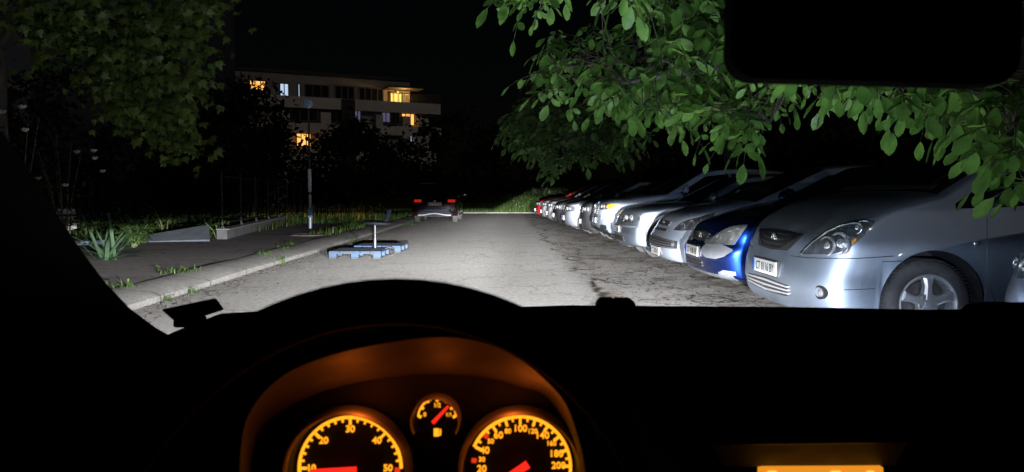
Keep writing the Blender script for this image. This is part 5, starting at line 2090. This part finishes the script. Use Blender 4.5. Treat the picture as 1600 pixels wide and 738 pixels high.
# steering wheel
tl = math.radians(27)
wc = at(590, 928, .41)
wu, wn, wr = Vector((0, math.sin(tl), math.cos(tl))), Vector((0, -math.cos(tl), math.sin(tl))), Vector((1, 0, 0))
WM = Matrix(((wr.x, wu.x, wn.x, wc.x), (wr.y, wu.y, wn.y, wc.y), (wr.z, wu.z, wn.z, wc.z), (0, 0, 0, 1)))
mb = MB()
mb.tube([WM @ Vector((.176 * math.cos(t), .176 * math.sin(t), 0)) for t in [2 * PI * k / 72 for k in range(73)]], .0155, 16, False)
sw = ob(mb, 'steering_wheel', LEATH, None)
mb = MB()
mb.lathe([(.0005, .028), (.04, .026), (.054, .012), (.056, -.02), (.03, -.05)], WM, 28)
ob(mb, 'hub', LEATH, sw)
for a in (200, 340, 270):
    t = math.radians(a)
    mb = MB()
    mb.tube([WM @ Vector((r * math.cos(t), r * math.sin(t), .0)) for r in (.045, .11, .172)], [.020, .015, .018], 10, True, .5)
    ob(mb, 'spoke', LEATH, sw)

# cowl round the instruments
lip = [(372, 800), (374, 738), (378, 690), (388, 650), (414, 612), (455, 580), (520, 555), (600, 537), (690, 527), (760, 537), (812, 562), (852, 594), (884, 632), (905, 690), (915, 738), (920, 800)]
bck = [(392, 800), (395, 745), (400, 700), (415, 664), (448, 638), (488, 618), (535, 603), (590, 592), (655, 585), (720, 586), (770, 592), (815, 605), (858, 624), (893, 690), (905, 745), (910, 800)]


def finer(P, n=5):
    return [(v.x, v.y) for v in smooth_line([(x, y, 0) for x, y in P], n)]


lip, bck = finer(lip), finer(bck)
vs, fs = [], []
NB = 5
for (a, b), (c_, d_) in zip(lip, bck):
    for k in range(NB + 1):
        t = k / NB
        bul = 6 * math.sin(PI * t)
        vs.append(G(a + (c_ - a) * t, b + (d_ - b) * t - bul, .55 + .125 * t))
for i in range(len(lip) - 1):
    for k in range(NB):
        a = i * (NB + 1) + k
        fs.append((a, a + 1, a + NB + 2, a + NB + 1))
mb = MB()
mb.add(vs, fs)
cowl = ob(mb, 'instrument_cowl', BLK2, None, True, 0)
vs, fs = [], []
for (a, b) in lip:
    dx, dy = a - 655, b - 760
    for f_, z_c in ((1.0, .55), (1.03, .552), (1.08, .58), (1.13, .80), (1.13, .92)):
        vs.append(G(655 + dx * f_, 760 + dy * f_, z_c))
for i in range(len(lip) - 1):
    for k in range(4):
        a = i * 5 + k
        fs.append((a, a + 1, a + 6, a + 5))
mb = MB()
mb.add(vs, fs)
ob(mb, 'outer_shell', BLK, cowl, True, 0)
mb = MB()
mb.prism([(-.20, -.10), (.19, -.10), (.19, .05), (.13, .085), (0, .10), (-.10, .095), (-.17, .07), (-.20, .02)], -.01, GM(655, 738, .690))
ob(mb, 'fascia', mat('black_fascia', (.006, .006, .006), .6, spec=.2), cowl, False)
BEZ = mat('bezel_grey', (.30, .28, .26), .45, .3, var=.1, scale=40)
FACE = mat('dial_black', (.006, .006, .006), .7, spec=.2)
zc = .66
pxm = zc / F


def gauge(name, cx, cy, Rb, Rs, a0, a1, ticks, minor, nums, needle, reds=(), wid=4.2, start=210):
    M = GM(cx, cy, zc)
    P = lambda r, a, h=0.0: M @ Vector((r * pxm * math.sin(math.radians(a)), r * pxm * math.cos(math.radians(a)), h))
    mb = MB()
    r = Rb * pxm
    g0, g1 = (math.radians(90 - start), math.radians(90 + start)) if start < 180 else (0, 2 * PI)
    mb.lathe([(r * .925, .006), (r * .94, .010), (r * .965, .0115), (r * .99, .010), (r, .005), (r * 1.01, -.012)], M, 64, g0, g1)
    gz = ob(mb, name, BEZ, None, True, 60)
    mb = MB()
    mb.lathe([(.0005, -.0145), (r * .90, -.0145), (r * .925, .0055)], M, 48, g0, g1)
    ob(mb, 'dial_face', FACE, gz)
    # lit scale
    sc = MB()
    rs = Rs * pxm
    w = wid * pxm
    def arc(A0, A1, m_, nm):
        s2 = MB()
        t0, t1 = math.radians(90 - A1), math.radians(90 - A0)
        s2.lathe([(rs - w / 2, -.010), (rs + w / 2, -.010), (rs + w / 2, -.0125), (rs - w / 2, -.0125), (rs - w / 2, -.010)], M, 48, t0, t1)
        ob(s2, nm, m_, gz, False)
    def tick(a, L, wd, m_=None, mbx=None):
        t = math.radians(-a)
        Rm = Matrix.Rotation(t, 4, 'Z')
        c = Matrix.Translation((0, 0, 0))
        b = MB()
        b.box((0, (Rs - wid / 2 - L / 2) * pxm, -.011), (wd * pxm, L * pxm, .002))
        mbx.add([M @ (Rm @ Vector(v)) for v in b.v], b.f)
    arc(a0, a1, AMB, 'scale')
    tk = MB()
    for a in ticks:
        tick(a, 10 * Rs / 81, 3.6, mbx=tk)
    for a in minor:
        tick(a, 5 * Rs / 81, 2.6, mbx=tk)
    ob(tk, 'tick_marks', AMB, gz, False)
    if reds:
        rt = MB()
        for a in reds:
            tick(a, 8, 6, mbx=rt)
        ob(rt, 'red_marks', REDT, gz, False)
    nb = MB()
    for s, a, rr_, size in nums:
        t = math.radians(a)
        nb.text(s, size * pxm, M @ Matrix.Translation((rr_ * pxm * math.sin(t), rr_ * pxm * math.cos(t), -.011)), .0012, bold=.012)
    ob(nb, 'numerals', AMB, gz, False)
    if needle:
        a, r0, r1, w0 = needle
        t = math.radians(-a)
        Rm = Matrix.Rotation(t, 4, 'Z')
        b = MB()
        w0 *= pxm
        b.add([Vector((-w0, r0 * pxm, -.006)), Vector((w0, r0 * pxm, -.006)), Vector((w0 * .55, r1 * pxm, -.006)), Vector((-w0 * .55, r1 * pxm, -.006)),
               Vector((-w0, r0 * pxm, -.003)), Vector((w0, r0 * pxm, -.003)), Vector((w0 * .55, r1 * pxm, -.003)), Vector((-w0 * .55, r1 * pxm, -.003))],
              [(3, 2, 1, 0), (4, 5, 6, 7), (0, 1, 5, 4), (1, 2, 6, 5), (2, 3, 7, 6), (3, 0, 4, 7)])
        ob(MB().add([M @ (Rm @ Vector(v)) for v in b.v], b.f), 'needle', REDN, gz, False)
    return gz


gauge('rev_counter', 543, 738, 99, 81, -180, 90, [-90, -45, 0, 45], [k * 9 - 90 for k in range(-4, 20) if k % 5], [('10', -90, 62, 15), ('20', -44, 61, 15), ('30', 0, 62, 15), ('40', 44, 61, 15), ('50', 90, 60, 15)], (-91.5, -12, 60, 5), (92, 97, 102))
gauge('speedometer', 813, 736, 97, 80, -66, 150, [0, 34, 70, -34, -66, 89, 17.5, 52, -17.5], [9, 26, 43, 61, 80, -9, -26, -43, -58], [('100', 0, 61, 15), ('80', -19, 60, 10.5), ('60', -34.5, 61, 15), ('50', -49, 62, 10.5), ('40', -65, 62, 15), ('30', -79, 62, 10.5), ('20', -93, 61, 15), ('120', 19, 60, 10.5), ('140', 35, 61, 15), ('160', 53, 62, 10.5), ('180', 70, 61, 15), ('200', 88, 61, 15)], (-122, -14, 50, 6), (-48, -82))
# point lights added before the dials to carry their glow onto the cowl
for px, py, e_ in ((560, 645, GLOW), (800, 648, GLOW), (690, 606, GLOW * .3)):
    L = bpy.data.lights.new('dial_glow', 'POINT')
    L.energy = e_
    L.color = (1.0, .17, .015)
    L.shadow_soft_size = .012
    lo_ = bpy.data.objects.new('dial_glow', L)
    COL.objects.link(lo_)
    lo_.parent = own
    lo_.location = G(px, py, .64) - OB
gauge('fuel_gauge', 681, 657, 38, 30, -88, 88, [-88, 0, 88, -58, 58], [-30, 30], [('0', -78, 20, 9), ('1/2', 0, 19, 9), ('1/1', 78, 19, 8)], (43, -8, 27, 2.8), (), 2.4, 118)
# small pump symbol below the fuel gauge
M = GM(681, 681, zc)
mb = MB()
mb.box((-.0006, 0, -.011), (8 * pxm, 12 * pxm, .001))
mb.box((5.4 * pxm, .0004, -.011), (1.8 * pxm, 9 * pxm, .001))
mb.box((3.6 * pxm, -4 * pxm, -.011), (4 * pxm, 1.6 * pxm, .001))
mb.v = [tuple(M @ Vector(v)) for v in mb.v]
ob(mb, 'pump_symbol', AMB, None, False)

# radio display in its overhung recess
mb = MB()
vs = [G(1110, 693, .69), G(1420, 689, .69), G(1400, 727, .745), G(1130, 730, .745)]
mb.add(vs + [v + Vector((0, .03, .004)) for v in vs], [(0, 1, 2, 3), (7, 6, 5, 4), (0, 4, 5, 1), (1, 5, 6, 2), (2, 6, 7, 3), (3, 7, 4, 0)])
rc = ob(mb, 'display_hood', BLK2, None, False, recalc=True)
mb = MB()
mb.tube([G(x, 692 - (x - 1130) * .012, .686) for x in range(1120, 1421, 20)], .0022, 10)
ob(mb, 'hood_lip', mat('lip_grey', (.10, .095, .09), .4, var=.1), rc)
mb = MB()
mb.prism([(-.062, -.045), (.062, -.045), (.062, 0), (.060, .0012), (-.060, .0012), (-.062, 0)], -.012, GM(1284, 731, .742))
dp = ob(mb, 'radio_display', DISP, None, False)
mb = MB()
for x0, x1 in ((1199, 1213), (1298, 1313), (1354, 1365)):
    a = (x0 + x1) / 2
    mb.box(GM(1284, 731, .742) @ Vector(((a - 1284) / F * .742, -.005, .0006)), ((x1 - x0) / F * .742, .0005, .0042), CR.copy() @ Matrix.Rotation(PI / 2, 3, 'X') @ Matrix.Rotation(-PI / 2, 3, 'X') @ Matrix.Rotation(-PI / 2, 3, 'X'))
ob(mb, 'display_segments', DISPB, dp, False)
mb = MB()
vs = [G(1080, 700, .75), G(1450, 695, .75), G(1470, 900, .75), G(1060, 900, .75)]
mb.add(vs + [v + Vector((0, .05, 0)) for v in vs], [(0, 1, 2, 3), (7, 6, 5, 4), (0, 4, 5, 1), (1, 5, 6, 2), (2, 6, 7, 3), (3, 7, 4, 0)])
ob(mb, 'centre_console', BLK, None, False, recalc=True)

# little black box lying on the dashboard's corner
q = [(250, 484), (317, 470), (331, 489), (300, 499), (272, 503)]
c0 = G(290, 488, 1.08)
M = GM(290, 488, 1.08)
M.translation = (0, 0, 0)
mb = MB()
mb.prism([((x - 290) / F * 1.08, -(y - 488) / F * 1.08) for x, y in q][::-1], -.05, M)
mb.box(M @ Vector((-.002, -.016, -.02)), (.035, .04, .012))
tag(mb.build('dashboard_box', BLK, None, False, bev=.003, loc=c0, recalc=True), 'small flat black box standing on the dashboard corner next to the pillar', 'box')

# ------------------------------------------------------------------ light
w = bpy.data.worlds.new("World")
S.world = w
w.use_nodes = True
nt = w.node_tree
sky = nt.nodes.new('ShaderNodeTexSky')
sky.sky_type = 'NISHITA'
sky.sun_disc = False
EL, AZ = math.radians(9), math.radians(160)
sky.sun_elevation = EL
sky.sun_rotation = AZ
nt.links.new(sky.outputs[0], nt.nodes['Background'].inputs[0])
nt.nodes['Background'].inputs[1].default_value = SKY_K
# weak fill sun added behind us to lift the facade and leaves
sl = bpy.data.lights.new('fill_sun', 'SUN')
sl.energy = FILL_SUN
sl.angle = math.radians(.5)
sl.color = (1.0, .93, .86)
so = bpy.data.objects.new('fill_sun', sl)
COL.objects.link(so)
dsun = Vector((math.sin(AZ) * math.cos(EL), math.cos(AZ) * math.cos(EL), math.sin(EL)))
so.rotation_euler = (-dsun).to_track_quat('-Z', 'Y').to_euler()

# our own dipped headlamps: a beam with a sharp upper cut-off and weak stray light above it
def headlamp(x):
    L = bpy.data.lights.new('headlamp', 'SPOT')
    L.energy = HEAD
    L.spot_size = math.radians(165)
    L.spot_blend = .25
    L.shadow_soft_size = .045
    L.use_nodes = True
    t = L.node_tree
    N, K = t.nodes, t.links
    em = [n for n in N if n.type == 'EMISSION'][0]
    geo = N.new('ShaderNodeNewGeometry')
    sep = N.new('ShaderNodeSeparateXYZ')
    K.new(geo.outputs['Incoming'], sep.inputs[0])

    def m(op, a, b=0.0, c=None, clamp=False):
        q = N.new('ShaderNodeMath')
        q.operation = op
        q.use_clamp = clamp
        for i, v in enumerate((a, b, c)):
            if v is None:
                continue
            if isinstance(v, (int, float)):
                q.inputs[i].default_value = v
            else:
                K.new(v, q.inputs[i])
        return q.outputs[0]
    X, Y, Z = (m('MULTIPLY', sep.outputs[k], INC) for k in range(3))
    az = m('ARCTAN2', X, Y)
    el = m('ARCSINE', Z)
    kick = m('MULTIPLY', m('ADD', az, .01), .5)
    kick = m('MINIMUM', m('MAXIMUM', kick, 0.0), .028)
    el2 = m('SUBTRACT', el, kick)
    r = N.new('ShaderNodeValToRGB')
    K.new(m('MULTIPLY_ADD', el2, 1 / .36, .28 / .36, True), r.inputs[0])
    stops = BEAM
    cr = r.color_ramp
    P = lambda q: (q + .28) / .36
    cr.elements[0].position, cr.elements[1].position = P(stops[0][0]), P(stops[-1][0])
    cr.elements[0].color = (stops[0][1],) * 3 + (1,)
    cr.elements[1].color = (stops[-1][1],) * 3 + (1,)
    for q, v in stops[1:-1]:
        e = cr.elements.new(P(q))
        e.color = (v, v, v, 1)
    hw = m('MINIMUM', m('MAXIMUM', m('MULTIPLY_ADD', el, -5.0, -.035), .085), .60)
    core = m('EXPONENT', m('MULTIPLY', m('POWER', m('DIVIDE', m('ABSOLUTE', az), hw), 2.0), -1.0))
    base = m('MULTIPLY_ADD', m('MULTIPLY', m('ADD', az, -.02), -1 / .10, None, True), HMIN - .03, .03)
    sq = lambda v: m('EXPONENT', m('MULTIPLY', m('MULTIPLY', v, v), -1.0))
    wr_ = sq(m('DIVIDE', m('MAXIMUM', m('ADD', az, -.24), 0.0), .25))
    beam = m('ADD', m('MULTIPLY', r.outputs[0], m('MULTIPLY', core, m('SUBTRACT', 1.0, base))), m('MULTIPLY', m('MINIMUM', r.outputs[0], 1.5), base))
    beam = m('MULTIPLY', beam, m('MULTIPLY_ADD', wr_, .975, .025))
    # stray light above the cut-off
    up = m('MAXIMUM', el2, 0.0)
    st = m('MULTIPLY', m('EXPONENT', m('MULTIPLY', up, -1 / .07)), STRAY1)
    on = m('MULTIPLY', m('ADD', el2, .012), 1 / .012, None, True)
    hs = m('EXPONENT', m('MULTIPLY', m('MULTIPLY', m('SUBTRACT', az, .15), m('SUBTRACT', az, .15)), -1 / (.34 * .34)))
    s2 = m('MULTIPLY', m('MULTIPLY_ADD', sq(m('DIVIDE', m('MAXIMUM', m('ADD', az, -.40), 0.0), .22)), .8, .2), m('MULTIPLY', m('MULTIPLY_ADD', m('DIVIDE', m('ADD', el, -.06), .22, None, True), .80, .20), STRAY2))
    st = m('ADD', m('MULTIPLY', st, hs), s2)
    tot = m('ADD', beam, st)
    K.new(tot, em.inputs['Strength'])
    # bluish fringe outside the main beam
    mx = N.new('ShaderNodeMix')
    mx.data_type = 'RGBA'
    fr = m('MULTIPLY', m('DIVIDE', beam, m('ADD', tot, 1e-6)), wr_)
    K.new(m('POWER', fr, .6, None, True), mx.inputs[0])
    mx.inputs[6].default_value = (.62, .83, 1.18, 1)
    mx.inputs[7].default_value = (1.0, .985, .975, 1)
    K.new(mx.outputs[2], em.inputs['Color'])
    o = bpy.data.objects.new('headlamp', L)
    COL.objects.link(o)
    o.parent = own
    o.location = Vector((x, 1.95, .66)) - OB
    o.rotation_euler = (PI / 2, 0, 0)
    return o


headlamp(.33 - .58)
headlamp(.33 + .58)

S.view_settings.view_transform = 'Standard'
S.view_settings.look = 'None'
S.view_settings.exposure = 0
S.view_settings.gamma = 1
S.cycles.use_denoising = True
S.cycles.max_bounces = 6
S.cycles.diffuse_bounces = 3
S.cycles.sample_clamp_indirect = 4
